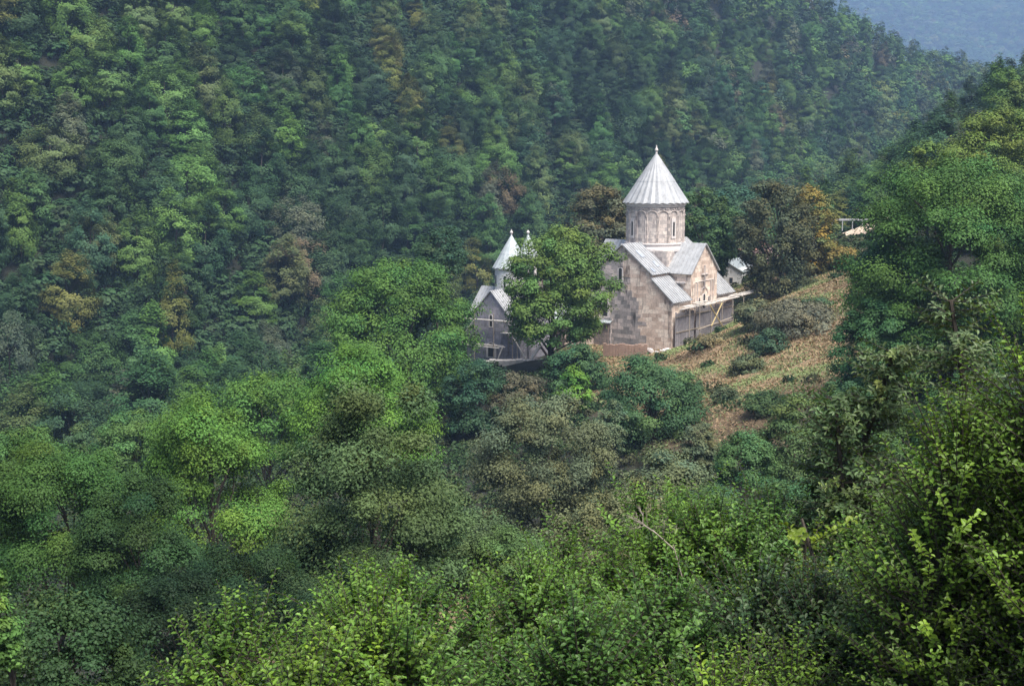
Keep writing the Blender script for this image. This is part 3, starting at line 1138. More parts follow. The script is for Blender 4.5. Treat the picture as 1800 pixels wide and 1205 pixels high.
# meadow bushes
T('grey_shrub', 1408, 532, 680, 82, 158, (.115, .115, .075), 'dome', 'grey-green thinly leaved shrub in the middle of the dry meadow', 'shrub')
T('dark_shrub', 1352, 578, 655, 34, 152, (.04, .075, .04), 'dome', 'small dark bush at the left foot of the grey meadow shrub', 'shrub')
T('grey_shrub', 1345, 530, 610, 56, 168, (.11, .12, .06), 'dome', 'low olive shrub behind the grey meadow shrub, near the plank deck end', 'shrub')
T('green_shrub', 1440, 525, 600, 34, 166, (.05, .09, .04), 'round', 'dark green shrub behind the right side of the grey meadow shrub', 'shrub')
T('green_shrub', 1275, 680, 760, 26, 130, (.08, .10, .05), 'dome', 'little olive shrub at the lower edge of the dry meadow', 'shrub')
T('green_shrub', 1212, 655, 740, 30, 138, (.07, .11, .045), 'dome', 'green shrub on the dry meadow close to the rounded blue-green tree', 'shrub')
T('green_shrub', 1312, 625, 690, 34, 146, (.085, .105, .05), 'dome', 'low greyish shrub left of the small dark meadow bush', 'shrub')
T('green_shrub', 1345, 690, 780, 44, 122, (.065, .11, .04), 'dome', 'green shrub at the right lower edge of the dry meadow', 'shrub')
T('green_shrub', 1255, 590, 640, 34, 168, (.15, .13, .065), 'dome', 'dry yellowish bush on the meadow below the grey boards', 'shrub')
# under the churches
T('dark_shrub', 838, 622, 780, 62, 150, (.033, .075, .036), 'round', 'dark blue-green bush below the small church', 'shrub')
T('green_shrub', 905, 650, 750, 55, 150, (.09, .085, .05), 'dome', 'brownish bush between the dark blue-green bush and the bright green shoot', 'shrub')
T('green_shrub', 1018, 603, 700, 58, 160, (.045, .095, .038), 'dome', 'dark green bush in front of the low hall', 'shrub')
T('young_tree', 1012, 636, 720, 34, 148, (.10, .21, .03), 'tall', 'small bright green young tree before the dark bush by the low hall', dens=.8)
T('round_tree', 1146, 628, 830, 104, 128, (.05, .105, .042), 'dome', 'rounded blue-green tree below the near corner of the large church', seed=31)
T('willow_tree', 955, 690, 920, 128, 92, (.095, .115, .06), 'round', 'greyish olive tree in the middle, below the bright young tree', seed=33, loose=.5)
T('grey_shrub', 1075, 700, 800, 34, 120, (.07, .10, .05), 'dome', 'thin grey-green shrub between the olive tree and the blue-green tree', 'shrub')
T('green_shrub', 1400, 690, 860, 80, 88, (.075, .12, .04), 'dome', 'soft green shrub under the dry meadow, left of the saplings', 'shrub', leaf=.17)
T('green_shrub', 1310, 760, 860, 60, 80, (.06, .12, .04), 'dome', 'mid green bush under the lower tip of the dry meadow', 'shrub')
T('green_shrub', 1480, 660, 800, 48, 96, (.05, .10, .04), 'dome', 'green bush at the foot of the very large right tree', 'shrub')
T('grey_shrub', 1165, 790, 930, 85, 70, (.095, .12, .06), 'dome', 'pale grey-green bush right of the greyish olive tree', 'shrub', leaf=.14)
T('grey_shrub', 1050, 865, 1000, 110, 55, (.11, .12, .055), 'dome', 'tawny green scrub below the greyish olive tree', 'shrub', leaf=.11, loose=.6)
T('green_shrub', 900, 925, 1060, 90, 48, (.075, .13, .04), 'dome', 'soft green bush at the lower right of the big olive-brown tree', 'shrub')
T('green_shrub', 1250, 850, 1000, 90, 52, (.06, .11, .04), 'dome', 'mid green bush behind the foreground hedge, right of the tawny scrub', 'shrub')
T('green_shrub', 1390, 830, 980, 80, 48, (.05, .10, .035), 'dome', 'dark green bush behind the foreground hedge, left of the saplings', 'shrub')
T('grey_shrub', 1228, 740, 830, 40, 104, (.09, .11, .055), 'dome', 'grey-green shrub under the rounded blue-green tree', 'shrub')
T('green_shrub', 1565, 690, 880, 95, 60, (.045, .09, .028), 'dome', 'dark green bush behind the three saplings', 'shrub')
T('green_shrub', 1700, 640, 860, 90, 58, (.04, .085, .026), 'dome', 'dark green bush between the saplings and the right edge shrubs', 'shrub')
# left foreground valley
T('bright_tree', 378, 690, 960, 122, 66, (.078, .155, .026), 'dome', 'yellow-green tree with branches showing, left of the big olive-brown tree', seed=41, nl=26, trunk_r=.2, flat=.9)
T('olive_tree', 642, 656, 1080, 176, 47, (.06, .098, .036), 'dome', 'big olive-brown tree with small leaves, left of the centre', seed=44, leaf=.105, loose=.6)
T('olive_tree', 790, 850, 1050, 100, 50, (.065, .10, .04), 'dome', 'smaller olive bushy tree at the right foot of the big olive-brown tree', leaf=.105, loose=.6)
T('round_tree', 230, 720, 840, 80, 118, (.065, .13, .035), 'dome', 'small green tree behind the yellow-green tree, on its left')
T('round_tree', 320, 700, 800, 60, 128, (.06, .12, .035), 'dome', 'green tree in the gap behind the left side of the yellow-green tree')
T('round_tree', 160, 735, 850, 60, 126, (.05, .09, .035), 'dome', 'dark green tree beyond the broad left tree')
T('round_tree', 35, 738, 900, 90, 96, (.06, .12, .03), 'dome', 'light green tree at the left edge, behind the broad left tree')
T('broad_tree', 95, 762, 1010, 150, 54, (.042, .09, .019), 'dome', 'broad dark-hearted tree with sunlit top at the left edge', seed=52, nl=26)
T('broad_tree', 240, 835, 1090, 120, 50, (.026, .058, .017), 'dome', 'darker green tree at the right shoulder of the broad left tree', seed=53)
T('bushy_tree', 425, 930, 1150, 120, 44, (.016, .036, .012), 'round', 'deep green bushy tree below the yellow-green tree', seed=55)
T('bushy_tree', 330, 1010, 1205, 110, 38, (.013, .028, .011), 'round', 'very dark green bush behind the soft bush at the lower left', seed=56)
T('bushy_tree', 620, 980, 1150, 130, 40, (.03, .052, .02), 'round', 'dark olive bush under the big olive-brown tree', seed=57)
T('soft_bush', 95, 1050, 1280, 140, 23, (.03, .062, .022), 'dome', 'soft grey-green bush at the lower left corner', 'bush', leaf=.07, loose=.7)
T('soft_bush', -12, 990, 1180, 46, 20, (.07, .14, .03), 'tall', 'bright leafy bush cut by the left edge, low down', 'bush', leaf=.06)

# ------------------------------------------------------------------ leafy foreground shrubs
def shrub_arrays(rng, rx, h, ntwig, col, nleaf=13, leaf=.062, updir=.9, core=.25, spire=False):
    """upright leafy shoots: returns leaf arrays + branch bars"""
    pos, nrm, dirs, size, tint = [], [], [], [], []
    bars = []
    nst = max(3, int(rx * 5)) if not spire else 3
    stems = []
    for s_ in range(nst):
        a = rng.uniform(0, 6.283)
        r = rx * (rng.uniform(.05, .75) if not spire else rng.uniform(0, .3))
        hf = rng.uniform(.68, .97) if s_ else .96
        if spire:
            hf = .98 if s_ == 0 else rng.uniform(.45, .8)
        topp = Vector((r * math.cos(a), r * math.sin(a), h * hf * (1 - .2 * (r / rx) ** 2)))
        b0 = Vector((topp.x * .35, topp.y * .35, -.4))
        midp = b0.lerp(topp, .5) + Vector(rng.normal(size=3)) * .08 * h
        stems.append((b0, midp, topp))
        rr = .008 * h + .012
        bars.append((b0, midp, rr * 1.4, rr))
        bars.append((midp, topp, rr, rr * .35))
    for t in range(ntwig):
        b0, mp_, tp = stems[rng.integers(nst)]
        f = rng.uniform(core, 1) ** .8
        o = mp_.lerp(tp, (f - .5) * 2) if f > .5 else b0.lerp(mp_, f * 2)
        a = rng.uniform(0, 6.283)
        el = rng.uniform(-.1, 1.1) * updir
        sub = Vector((math.cos(a) * math.cos(el), math.sin(a) * math.cos(el), math.sin(el)))
        off = rng.uniform(.1, .55) * rx * (1.15 - .7 * f)
        L = rng.uniform(.3, .75)
        if spire:
            off = rng.uniform(.1, 1) * rx * (1.08 - f)
            L = rng.uniform(.25, .5)
        elif t % 12 == 0:
            o = tp
            sub = Vector((sub.x * .3, sub.y * .3, 1)).normalized()
            off = rng.uniform(.02, .15)
            L = rng.uniform(.3, .6)
        base = o + sub * off
        bars.append((o, base, .009, .006))
        d = (sub + Vector((0, 0, .75 if not spire else .12)) + Vector(rng.normal(size=3)) * .25).normalized()
        tipp = base + d * L + Vector((0, 0, -.05 * L))
        bars.append((base, tipp, .006, .0022))
        tc = rng.uniform(.6, 1.4)
        yel = max(0, rng.normal()) * .25
        side0 = rng.uniform(0, 6.28)
        nl = int(nleaf * L / .5)
        u_ = d.orthogonal().normalized()
        v_ = d.cross(u_)
        for j in range(nl):
            g = (j + .5) / nl
            ph = side0 + j * 2.4
            sd = (u_ * math.cos(ph) + v_ * math.sin(ph))
            ld = (sd * .85 + d * .6 + Vector(rng.normal(size=3)) * .15).normalized()
            sz = leaf * rng.uniform(.7, 1.3) * (1 - .35 * g * g)
            pos.append(base.lerp(tipp, g) + ld * sz * .55)
            nv = (d * .6 - sd * .4 + Vector((0, 0, .7)) + Vector(rng.normal(size=3)) * .3)
            nrm.append(nv)
            dirs.append(ld)
            size.append(sz)
            yy = yel + .35 * max(0, g - .6)
            br = tc * rng.uniform(.8, 1.25)
            tint.append((br * (1 + .7 * yy), br * (1 + .35 * yy), br * (1 - .2 * yy)))
    return np.array(pos), np.array(nrm), np.array(dirs), np.array(size), np.array(tint), bars


def fg_shrub(name, u, v, y, rx, h, ntwig, col, label, cat='shrub', nleaf=21, leaf=.058, updir=.9, core=.25, seed=1, mat='leaf_gloss', aspect=.62, spire=False):
    rng = np.random.default_rng(seed)
    tp = P(u, v, y)
    gz = tz(tp.x, tp.y)
    h = max(tp.z - gz, .8) / .98
    root = empty(name, (tp.x, tp.y, gz), rng.uniform(0, 6), label, cat)
    pos, nrm, dirs, size, tint, bars = shrub_arrays(rng, rx, h, ntwig, col, nleaf, leaf, updir, core, spire)
    me = leaf_mesh(name + '_leaves', pos, nrm, size, tint, rng, aspect, True, dirs)
    me.materials.append(M[mat])
    o = link('foliage', me, root)
    o.color = (*col, 1)
    mb = MB()
    for a, b_, r0, r1 in bars:
        mb.bar(a, b_, r0, 4 if r0 < .012 else 6, r1)
    mb.build('branches', M['bark'], root)
    TREES_OCC.append((tp.x, tp.y, tp.z - h * .35, rx * .8, h * .35))
    return root


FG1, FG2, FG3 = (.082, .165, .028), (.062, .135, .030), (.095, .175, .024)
fgs = [
    # u, v(top), y, rx, twigs, colour, label
    (470, 1075, 11.5, 1.0, 520, FG1, 'small-leaved hedge shrub at the left end of the foreground hedge'),
    (640, 1022, 12.5, 1.25, 900, FG1, 'fresh green hedge shrub with pale shoots, second from the left end of the foreground hedge'),
    (560, 1090, 10.6, 1.1, 800, FG3, 'bright leafy shrub low in front, under the two left hedge shrubs'),
    (800, 1035, 12.5, 1.3, 950, FG2, 'green hedge shrub under the dark olive bushes, third from the left'),
    (760, 1110, 10.5, 1.2, 800, FG1, 'leafy shrub at the bottom edge, left of the middle'),
    (950, 985, 13.0, 1.3, 1000, FG1, 'hedge shrub in the bottom middle with yellowish tips'),
    (980, 1090, 10.6, 1.2, 800, FG2, 'leafy shrub at the bottom edge in the middle'),
    (1090, 935, 13.6, 1.4, 1100, FG1, 'hedge shrub below the tawny scrub, right of the middle'),
    (1180, 1060, 11.0, 1.25, 850, FG2, 'dark leaved shrub at the bottom edge, right of the middle'),
    (1230, 865, 14.2, 1.45, 1200, FG1, 'tall hedge shrub with a bare grey twig cluster, right of the middle'),
    (1370, 875, 14.0, 1.4, 1150, FG2, 'green hedge shrub below the small yellow sapling'),
    (1400, 1030, 11.0, 1.3, 850, (.035, .07, .025), 'shaded shrub low in the bottom right quarter'),  # shade put into a darker leaf colour
    (1500, 850, 13.5, 1.3, 1100, FG2, 'dense hedge shrub left of the two sapling trunks'),
    (1590, 1040, 10.4, 1.2, 700, (.05, .09, .03), 'shaded leafy shrub at the foot of the sapling trunks'),  # leaf colour darkened to carry the shade at the foot
    (1690, 800, 12.5, 1.3, 1100, FG1, 'dense green shrub right of the sapling trunks'),
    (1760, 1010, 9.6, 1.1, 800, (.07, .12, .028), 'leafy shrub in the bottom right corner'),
    (1815, 565, 9.3, .95, 1300, FG3, 'tall yellow-green shrub at the right edge'),
    (1740, 655, 9.8, .7, 850, FG3, 'yellow-green shrub just left of the tall one at the right edge'),
    (1690, 745, 10.4, .6, 520, FG1, 'middling green shrub between the sapling trunks and the yellow-green shrubs'),
    (1320, 1130, 9.5, .9, 420, FG3, 'small bright shrub at the bottom edge, in the shaded right part'),
]
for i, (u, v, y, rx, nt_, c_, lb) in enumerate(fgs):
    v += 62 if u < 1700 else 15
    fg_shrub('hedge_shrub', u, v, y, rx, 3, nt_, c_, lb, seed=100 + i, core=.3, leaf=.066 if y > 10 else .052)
sap = [  # paler leaf colours stand in for glints on the sprays
    (1635, 515, 14.0, .85, 760, (.085, .13, .06), 'tall thin sapling with flat grey-green sprays, right of centre on the right side'),
    (1555, 600, 14.4, .75, 600, (.10, .15, .065), 'shorter sapling with flat pale sprays, left of the tall thin sapling'),
    (1470, 695, 14.4, .8, 520, (.075, .125, .05), 'low sapling with spreading sprays, left of the shorter sapling'),
]
for i, (u, v, y, rx, nt_, c_, lb) in enumerate(sap):
    fg_shrub('sapling', u, v, y, rx, 3, nt_, c_, lb, 'tree', seed=150 + i, updir=.15, core=.35, leaf=.08, aspect=.45, spire=True)
fg_shrub('yellow_sapling', 1412, 838, 12.4, .12, 2, 10, (.13, .19, .022), 'small bright yellow-green sapling among the hedge shrubs', 'shrub', seed=170, core=.7, leaf=.08)
# bare grey twigs
p = P(1160, 905, 13.4)
rngq = random.Random(7)
tw = MB()
def _tw(a, d, L, r, dep):
    b_ = a + d * L
    tw.bar(a, b_, r, 5, r * .6)
    if dep:
        for _ in range(3):
            d2 = (d + Vector((rngq.gauss(0, .6), rngq.gauss(0, .6), rngq.gauss(0, .45)))).normalized()
            _tw(a.lerp(b_, rngq.uniform(.4, 1)), d2, L * .68, r * .6, dep - 1)
_tw(Vector((.5, 0, -1.6)), Vector((-.28, 0, 1)).normalized(), 1.35, .010, 0)
_tw(Vector((.15, 0, -.35)), Vector((-.6, 0, .55)).normalized(), .3, .008, 4)
o = tw.build('bare_branch', M['wood'])
o.location = p
tag(o, 'bare tangled grey branch sticking out of the foreground hedge', 'branch')

# ------------------------------------------------------------------ forest on the slopes
rng = np.random.default_rng(77)
cand = []
def in_view(u, v, mu=60, mv=90):
    return (u > -mu) & (u < 1800 + mu) & (v > -mv) & (v < 1205 + mv)

sp = 10.8
xs_ = np.arange(-200, 420, sp)
ys_ = np.arange(95, 1180, sp)
GX, GY = np.meshgrid(xs_, ys_)
GX = (GX + rng.uniform(-.36, .36, GX.shape) * sp).ravel()
GY = (GY + rng.uniform(-.36, .36, GY.shape) * sp).ravel()
GZ = terrain(GX, GY)
u, v, fw = project(GX, GY, GZ + 7)
ok = in_view(u, v)
mead, dirt = soil_weights(GX, GY)
ok &= (mead < .3) & (dirt < .2)
# nearer than this the trees are placed one by one
edge = np.where(GX < -22, 205 - (GX + 22) * -.15 - 70 * sstep(-40, -75, GX) * 0, 215)
ok &= (GY > np.where(GX < -18, 190 + 0 * GX, np.where(GX > 75, 205, 236)))
# keep the view to the road bank and houses clear
ok &= ~((GX > 30) & (GX < 66) & (GY < 262))
ok &= ~((np.hypot(GX - CH.x, GY - CH.y) < 24) | (np.hypot(GX - SC.x, GY - SC.y) < 14))
GX, GY, GZ, u, v, fw = GX[ok], GY[ok], GZ[ok], u[ok], v[ok], fw[ok]
ng = len(GX)
d_face = -.833 * (GX + 80) + .554 * (GY - 220)
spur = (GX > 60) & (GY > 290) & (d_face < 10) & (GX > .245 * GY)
nz1 = np.array([mnoise.noise(Vector((x * .018, y * .018, 3))) for x, y in zip(GX, GY)])
pal = {'dark green': (.030, .062, .024), 'mid green': (.046, .098, .029), 'light green': (.075, .138, .032), 'olive green': (.075, .105, .036),
       'bluish green': (.036, .080, .038), 'rusty brown': (.105, .088, .045), 'yellowish': (.115, .125, .033), 'grey-green': (.07, .085, .05)}
names_ = list(pal)
wts = np.array([.26, .25, .16, .13, .09, .03, .035, .06])
ci = rng.choice(len(names_), ng, p=wts / wts.sum())
ci = np.where((nz1 > .22) & (rng.uniform(size=ng) < .4), 2, ci)
ci = np.where((nz1 < -.25) & (rng.uniform(size=ng) < .4), 0, ci)
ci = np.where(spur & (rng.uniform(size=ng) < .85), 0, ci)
forms = ['round-topped', 'tall oval', 'pointed']
fi = rng.choice(3, ng, p=[.3, .46, .24])
fi = np.where(spur, 2, fi)
rx_ = np.where(fi == 0, rng.uniform(5.6, 7.8, ng), np.where(fi == 1, rng.uniform(4.6, 6.5, ng), rng.uniform(4.2, 5.8, ng)))
hh_ = np.where(fi == 0, rng.uniform(12, 17, ng), np.where(fi == 1, rng.uniform(15, 22, ng), rng.uniform(15, 23, ng)))
shrink = np.where(GY < 300, .93, 1.0)
rx_ *= shrink
hh_ *= shrink
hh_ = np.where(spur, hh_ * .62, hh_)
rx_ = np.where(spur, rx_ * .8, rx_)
# how much of each the photograph's viewpoint sees: paint discs far to near, count what is left
RW, RH = 600, 402
idb = np.full((RH, RW), -1, np.int32)
items = [(fw[i], i, GX[i], GY[i], GZ[i] + hh_[i] * .55, rx_[i] * .9, hh_[i] * .45) for i in range(ng)]
items += [(y_, -2, x_, y_, z_, r_, h_) for x_, y_, z_, r_, h_ in TREES_OCC]
items.append((CH.y, -2, CH.x, CH.y, CHZ + 9, 7, 13))
# terrain that hides what is behind it, sampled as small discs
tx, ty = np.meshgrid(np.arange(-60, 200, 5.), np.arange(60, 480, 5.))
tzv = terrain(tx, ty) - 2.5
items += [(b_, -3, a, b_, c_, 3.2, 2.4) for a, b_, c_ in zip(tx.ravel(), ty.ravel(), tzv.ravel())]
items.sort(key=lambda q: -q[0])
yy_, xx_ = np.mgrid[0:RH, 0:RW]
for f_, i, x, y, z, r, h in items:
    pu, pv, pf = project(x, y, z)
    pu, pv = float(pu) / 3, float(pv) / 3
    ru, rv = max(.8, F * r / pf / 3), max(.8, F * h / pf / 3)
    x0, x1, y0, y1 = int(max(0, pu - ru)), int(min(RW, pu + ru + 1)), int(max(0, pv - rv)), int(min(RH, pv + rv + 1))
    if x0 >= x1 or y0 >= y1:
        continue
    sub = ((xx_[y0:y1, x0:x1] - pu) / ru) ** 2 + ((yy_[y0:y1, x0:x1] - pv) / rv) ** 2 < 1
    idb[y0:y1, x0:x1][sub] = i
cnt = np.bincount(idb[idb >= 0], minlength=ng)
print('forest candidates', ng, 'visible', int((cnt > 4).sum()))
order = np.argsort(-cnt)
indiv = [int(i) for i in order[:300] if cnt[i] > 10]
iset = set(indiv)
# where each individual shows: centre of its visible pixels
cu = np.bincount(idb[idb >= 0], weights=xx_[idb >= 0], minlength=ng) / np.maximum(cnt, 1) / RW * 100
cv = np.bincount(idb[idb >= 0], weights=yy_[idb >= 0], minlength=ng) / np.maximum(cnt, 1) / RH * 100


def proto(seed, shape, rx, h, ncl, per, leaf):
    r_ = np.random.default_rng(seed)
    pos, nrm, size, tint, C = crown_arrays(r_, rx, h * .9, shape, ncl, per, leaf, .9, .2, 1.0, .35, .04, (.9, 1.12), .55)
    pos[:, 2] += h * .1
    return pos, nrm, size, tint, C


protos = {}
LEAF_F = .30
for f_, shp, rx, h in ((0, 'round', 5.0, 11.), (1, 'tall', 4.0, 14.), (2, 'cone', 3.6, 15.)):
    protos[f_] = []
    for k in range(5):
        r_ = np.random.default_rng(900 + f_ * 10 + k)
        pos, nrm, size, tint, C = proto(900 + f_ * 10 + k, shp, rx, h, 80, 190, LEAF_F)
        lm = leaf_mesh('forest_tree', pos, nrm, size, tint, r_)
        tb = limb_mesh('t', C, h * .1, r_, .22, 5)
        # trunk joined to the crown in one mesh: two material slots
        nv0 = len(lm.vertices)
        tv = np.array(tb.v)
        tf = np.array([q if len(q) == 4 else None for q in tb.f if len(q) == 4])
        lv = np.zeros(nv0 * 3, np.float32)
        lm.vertices.foreach_get('co', lv)
        allv = np.vstack([lv.reshape(-1, 3), tv])
        allf = np.vstack([np.arange(nv0).reshape(-1, 4), tf + nv0])
        mm = mesh_np('forest_tree', allv, allf)
        at = mm.attributes.new('tint', 'FLOAT_COLOR', 'POINT')
        cc = np.ones((len(allv), 4), np.float32)
        cc[:nv0, :3] = np.repeat(tint, 4, 0)
        at.data.foreach_set('color', cc.ravel())
        mi = np.zeros(len(allf), np.int32)
        mi[nv0 // 4:] = 1
        mm.polygons.foreach_set('material_index', mi)
        mm.materials.append(M['leaf'])
        mm.materials.append(M['bark'])
        protos[f_].append((mm, rx, h))
        bpy.data.meshes.remove(lm)

kindname = {0: 'broadleaf_tree', 1: 'beech_tree', 2: 'hornbeam_tree'}
placed = []
for i in indiv:
    f_ = int(fi[i])
    mm, rx, h = protos[f_][int(rng.integers(5))]
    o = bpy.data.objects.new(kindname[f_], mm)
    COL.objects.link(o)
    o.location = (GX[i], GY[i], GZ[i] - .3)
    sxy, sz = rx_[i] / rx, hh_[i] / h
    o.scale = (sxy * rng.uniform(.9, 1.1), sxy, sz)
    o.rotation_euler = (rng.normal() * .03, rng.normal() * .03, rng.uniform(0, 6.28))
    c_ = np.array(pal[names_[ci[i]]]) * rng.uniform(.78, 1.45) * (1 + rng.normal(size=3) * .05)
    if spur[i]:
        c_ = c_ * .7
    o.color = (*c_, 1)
    o['label'] = ''
    placed.append((i, o))

WORDS = ['', 'one tenth', 'two tenths', 'three tenths', 'four tenths', 'halfway', 'six tenths', 'seven tenths', 'eight tenths', 'nine tenths', 'fully']
cells = {}
for i, o in placed:
    a, b_ = int(round(cu[i] / 10)), int(round(cv[i] / 10))
    ac = 'at left edge' if a == 0 else ('at right edge' if a == 10 else ('halfway across' if a == 5 else WORDS[a] + ' across'))
    dn = 'at top edge' if b_ == 0 else ('halfway down' if b_ == 5 else WORDS[b_] + ' down')
    where = 'dark spur' if spur[i] else ('far slope' if d_face[i] > 0 else 'valley floor')
    cells.setdefault((names_[ci[i]] + ' ' + forms[int(fi[i])], ac + ', ' + dn + ', ' + where), []).append((cv[i], i, o))
RANKS = {2: ['upper', 'lower'], 3: ['upper', 'middle', 'lower'], 4: ['top', 'second highest', 'second lowest', 'lowest'],
         5: ['top', 'second highest', 'middle', 'second lowest', 'lowest'], 6: ['top', 'second highest', 'third highest', 'third lowest', 'second lowest', 'lowest']}
for (kd, pl), lst in cells.items():
    lst.sort(key=lambda q: q[0])
    for r_, (_, i, o) in enumerate(lst):
        nL = len(lst)
        if nL > 6:
            od = ['', 'second ', 'third ', 'fourth ', 'fifth ', 'sixth ', 'seventh ']
            pre = (od[r_] + 'highest ') if r_ < (nL + 1) // 2 else (od[nL - 1 - r_] + 'lowest ')
        else:
            pre = '' if nL == 1 else RANKS[nL][r_] + ' '
        tag(o, pre + kd + ' tree, ' + pl, 'tree', 'trees of the valley forest')

# the rest of the forest: one object of clumped foliage
lod = []
for f_, shp, rx, h in ((0, 'round', 5.0, 11.), (1, 'tall', 4.0, 14.), (2, 'cone', 3.6, 15.)):
    for k in range(2):
        lod.append((f_, rx, h, [proto(950 + f_ * 10 + k, shp, rx, h, 44, n_, l_) for n_, l_ in ((80, .42), (45, .56), (22, .8), (13, 1.05))]))


def forest_mass(name, X, Y, Z, RX, H, FI, CI, rng, lodsel=None):
    VP, VN, VS, VT = [], [], [], []
    for i in range(len(X)):
        cs = [q for q in lod if q[0] == FI[i]]
        f_, rx, h, ls = cs[int(rng.integers(len(cs)))]
        L = lodsel if lodsel is not None else (0 if Y[i] < 420 else (1 if Y[i] < 650 else 2))
        pos, nrm, size, tint, C = ls[L]
        a = rng.uniform(0, 6.28)
        ca, sa = math.cos(a), math.sin(a)
        R_ = np.array([[ca, -sa, 0], [sa, ca, 0], [0, 0, 1]]).T
        sc_ = np.array([RX[i] / rx, RX[i] / rx, H[i] / h])
        VP.append((pos * sc_) @ R_ + np.array([X[i], Y[i], Z[i] - .3]))
        VN.append(nrm @ R_)
        VS.append(size * sc_[0])
        c_ = np.array(pal[names_[CI[i]]]) * rng.uniform(.78, 1.45) * (1 + rng.normal(size=3) * .05)
        VT.append(tint * c_)
    me = leaf_mesh(name, np.vstack(VP), np.vstack(VN), np.concatenate(VS), np.vstack(VT), rng, .8)
    me.materials.append(M['leaf'])
    print(name, len(X), 'trees', len(me.polygons), 'faces')
    return link(name, me)


# rest: everything seen a little, plus neighbours that a step aside would reveal
rest = np.array([i for i in range(ng) if i not in iset and (cnt[i] > 0 or rng.uniform() < .75)])
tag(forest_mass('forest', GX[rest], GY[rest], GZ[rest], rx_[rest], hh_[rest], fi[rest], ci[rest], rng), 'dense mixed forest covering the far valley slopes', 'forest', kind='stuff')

# young growth under the tall trees
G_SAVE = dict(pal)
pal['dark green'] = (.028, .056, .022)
ux, uy = np.meshgrid(np.arange(-200, 300, 3.7), np.arange(185, 640, 3.9))
ux = (ux + rng.uniform(-2, 2, ux.shape)).ravel()
uy = (uy + rng.uniform(-2, 2, uy.shape)).ravel()
uz = terrain(ux, uy)
u, v, _f = project(ux, uy, uz + 3)
md, dr_ = soil_weights(ux, uy)
ok = in_view(u, v, 60, 60) & (md < .3) & (dr_ < .2) & (uy > np.where(ux < -18, 190, np.where(ux > 75, 205, 236))) & ~((ux > 30) & (ux < 66) & (uy < 262))
ok &= ~((np.hypot(ux - CH.x, uy - CH.y) < 20) | (np.hypot(ux - SC.x, uy - SC.y) < 12))
ux, uy, uz = ux[ok], uy[ok], uz[ok]
ku = len(ux)
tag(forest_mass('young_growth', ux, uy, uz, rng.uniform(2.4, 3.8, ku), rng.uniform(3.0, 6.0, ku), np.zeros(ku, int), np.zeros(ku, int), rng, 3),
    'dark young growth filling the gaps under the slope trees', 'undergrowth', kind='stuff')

pal.update(G_SAVE)
# far blue mountain
fx_, fy_ = np.meshgrid(np.arange(650, 1800, 21.), np.arange(3100, 4900, 21.))
fx_ = (fx_ + rng.uniform(-8, 8, fx_.shape)).ravel()
fy_ = (fy_ + rng.uniform(-8, 8, fy_.shape)).ravel()
fz_ = terrain(fx_, fy_)
u, v, fw2 = project(fx_, fy_, fz_ + 8)
ok = (u > 1330) & (u < 1860) & (v > -60) & (v < 330)
fx_, fy_, fz_ = fx_[ok], fy_[ok], fz_[ok]
kf = len(fx_)
tag(forest_mass('mountain_forest', fx_, fy_, fz_, rng.uniform(10, 15, kf), rng.uniform(14, 24, kf), rng.integers(0, 2, kf), rng.choice(len(names_), kf, p=wts / wts.sum()), rng, 2),
    'blue hazy forest on the distant mountainside', 'forest', kind='stuff')

# ------------------------------------------------------------------ dry grass and low scrub on the near slopes
rng = np.random.default_rng(9)
k = 300000
gx = rng.uniform(-12, 62, k)
gy = rng.uniform(100, 232, k)
md, dr_ = soil_weights(gx, gy)
q = (md > rng.uniform(.15, 1, k)) & (dr_ < .3)
lx = (gx - CH.x) * AX.x + (gy - CH.y) * AX.y
ly = (gx - CH.x) * BX.x + (gy - CH.y) * BX.y
q &= ~((abs(lx) < 7.8) & (abs(ly) < 8.9))
gx, gy = gx[q], gy[q]
gz = terrain(gx, gy)
k = len(gx)
hgt = rng.uniform(.25, .5, k)
pos = np.stack([gx, gy, gz + hgt * .3], 1)
ang = rng.uniform(0, 6.28, k)
nrm = np.stack([np.cos(ang) * .7, np.sin(ang) * .7, rng.uniform(.6, 1.4, k)], 1)
D = np.stack([rng.normal(size=k) * .8, rng.normal(size=k) * .8, np.ones(k) * 1.3], 1)
base = np.array([[.30, .22, .125], [.26, .185, .105], [.34, .265, .15], [.12, .15, .06], [.27, .175, .11]])
nn = np.array([mnoise.noise(Vector((a * .16, b_ * .16, 1))) for a, b_ in zip(gx, gy)])
pick = np.where(nn + rng.normal(size=k) * .15 > .03, 3, rng.choice(5, k, p=[.34, .24, .2, .08, .14]))
tint = base[pick] * (rng.uniform(.92, 1.08, k) * (1 + .9 * nn))[:, None]
me = leaf_mesh('dry_grass', pos, nrm, hgt, tint, rng, .3, False, D)
me.materials.append(M['leaf'])
tag(link('dry_grass', me), 'dry reddish brown grass on the meadow below the churches', 'grass', kind='stuff')

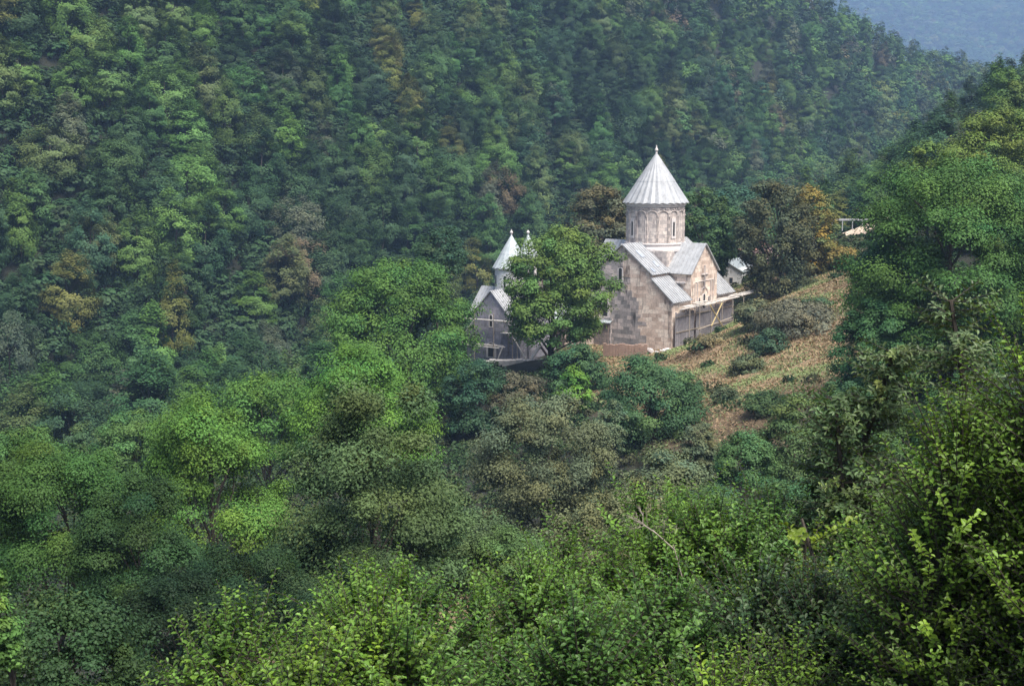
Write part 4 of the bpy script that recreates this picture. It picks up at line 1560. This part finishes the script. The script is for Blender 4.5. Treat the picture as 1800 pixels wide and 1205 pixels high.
k = 9000
gx = rng.uniform(-75, 95, k)
gy = rng.uniform(17, 225, k)
u, v, _f = project(gx, gy, terrain(gx, gy))
md, dr_ = soil_weights(gx, gy)
lx = (gx - CH.x) * AX.x + (gy - CH.y) * AX.y
ly = (gx - CH.x) * BX.x + (gy - CH.y) * BX.y
q = (u > -100) & (u < 2500) & ((md < .5) | ((md > .5) & (rng.uniform(size=k) < .05))) & ~((abs(lx) < 9) & (abs(ly) < 10)) & (np.hypot(gx - SC.x, gy - SC.y) > 9) & ~((gx > -2) & (gx < 22) & (gy > 170) & (gy < 200)) & (v < 1300) & (dr_ < .3)
gx, gy = gx[q], gy[q]
gz = terrain(gx, gy)
VP, VN, VS, VT = [], [], [], []
for i in range(len(gx)):
    m_ = 110
    r = rng.uniform(.8, 1.7)
    d = rng.normal(size=(m_, 3))
    d /= np.linalg.norm(d, axis=1, keepdims=True)
    d[:, 2] = np.abs(d[:, 2])
    VP.append(np.array([gx[i], gy[i], gz[i]]) + d * np.array([r, r, r * .9]) * rng.uniform(.5, 1, (m_, 1)))
    VN.append(d + rng.normal(size=(m_, 3)) * .5 + np.array([0, 0, .3]))
    VS.append(np.full(m_, max(.12, .0024 * gy[i])) * rng.uniform(.7, 1.4, m_))
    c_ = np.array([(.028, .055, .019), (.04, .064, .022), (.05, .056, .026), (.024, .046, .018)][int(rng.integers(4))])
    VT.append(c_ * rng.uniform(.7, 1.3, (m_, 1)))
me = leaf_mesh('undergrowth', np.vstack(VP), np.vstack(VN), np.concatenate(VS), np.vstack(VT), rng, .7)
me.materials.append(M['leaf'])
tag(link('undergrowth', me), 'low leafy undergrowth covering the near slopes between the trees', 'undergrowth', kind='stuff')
print('undergrowth', len(gx))

# ------------------------------------------------------------------ haze
if HAZE > 0:
    zmin = float(V[:, 2].min()) - 1.0
    hz = MB()
    hz.box(-905, 2605, -15, 5150, zmin, float(V[:, 2].max()) + 60)
    m = bpy.data.materials.new('haze')
    m.use_nodes = True
    n = m.node_tree
    n.nodes.remove(n.nodes['Principled BSDF'])
    pv = n.nodes.new('ShaderNodeVolumePrincipled')
    pv.inputs['Color'].default_value = (.42, .64, 1.0, 1)
    pv.inputs['Density'].default_value = HAZE
    pv.inputs['Anisotropy'].default_value = 0.0
    n.links.new(pv.outputs[0], n.nodes['Material Output'].inputs['Volume'])
    tag(hz.build('haze', m), 'thin blue valley haze between the slopes', 'haze', kind='stuff')
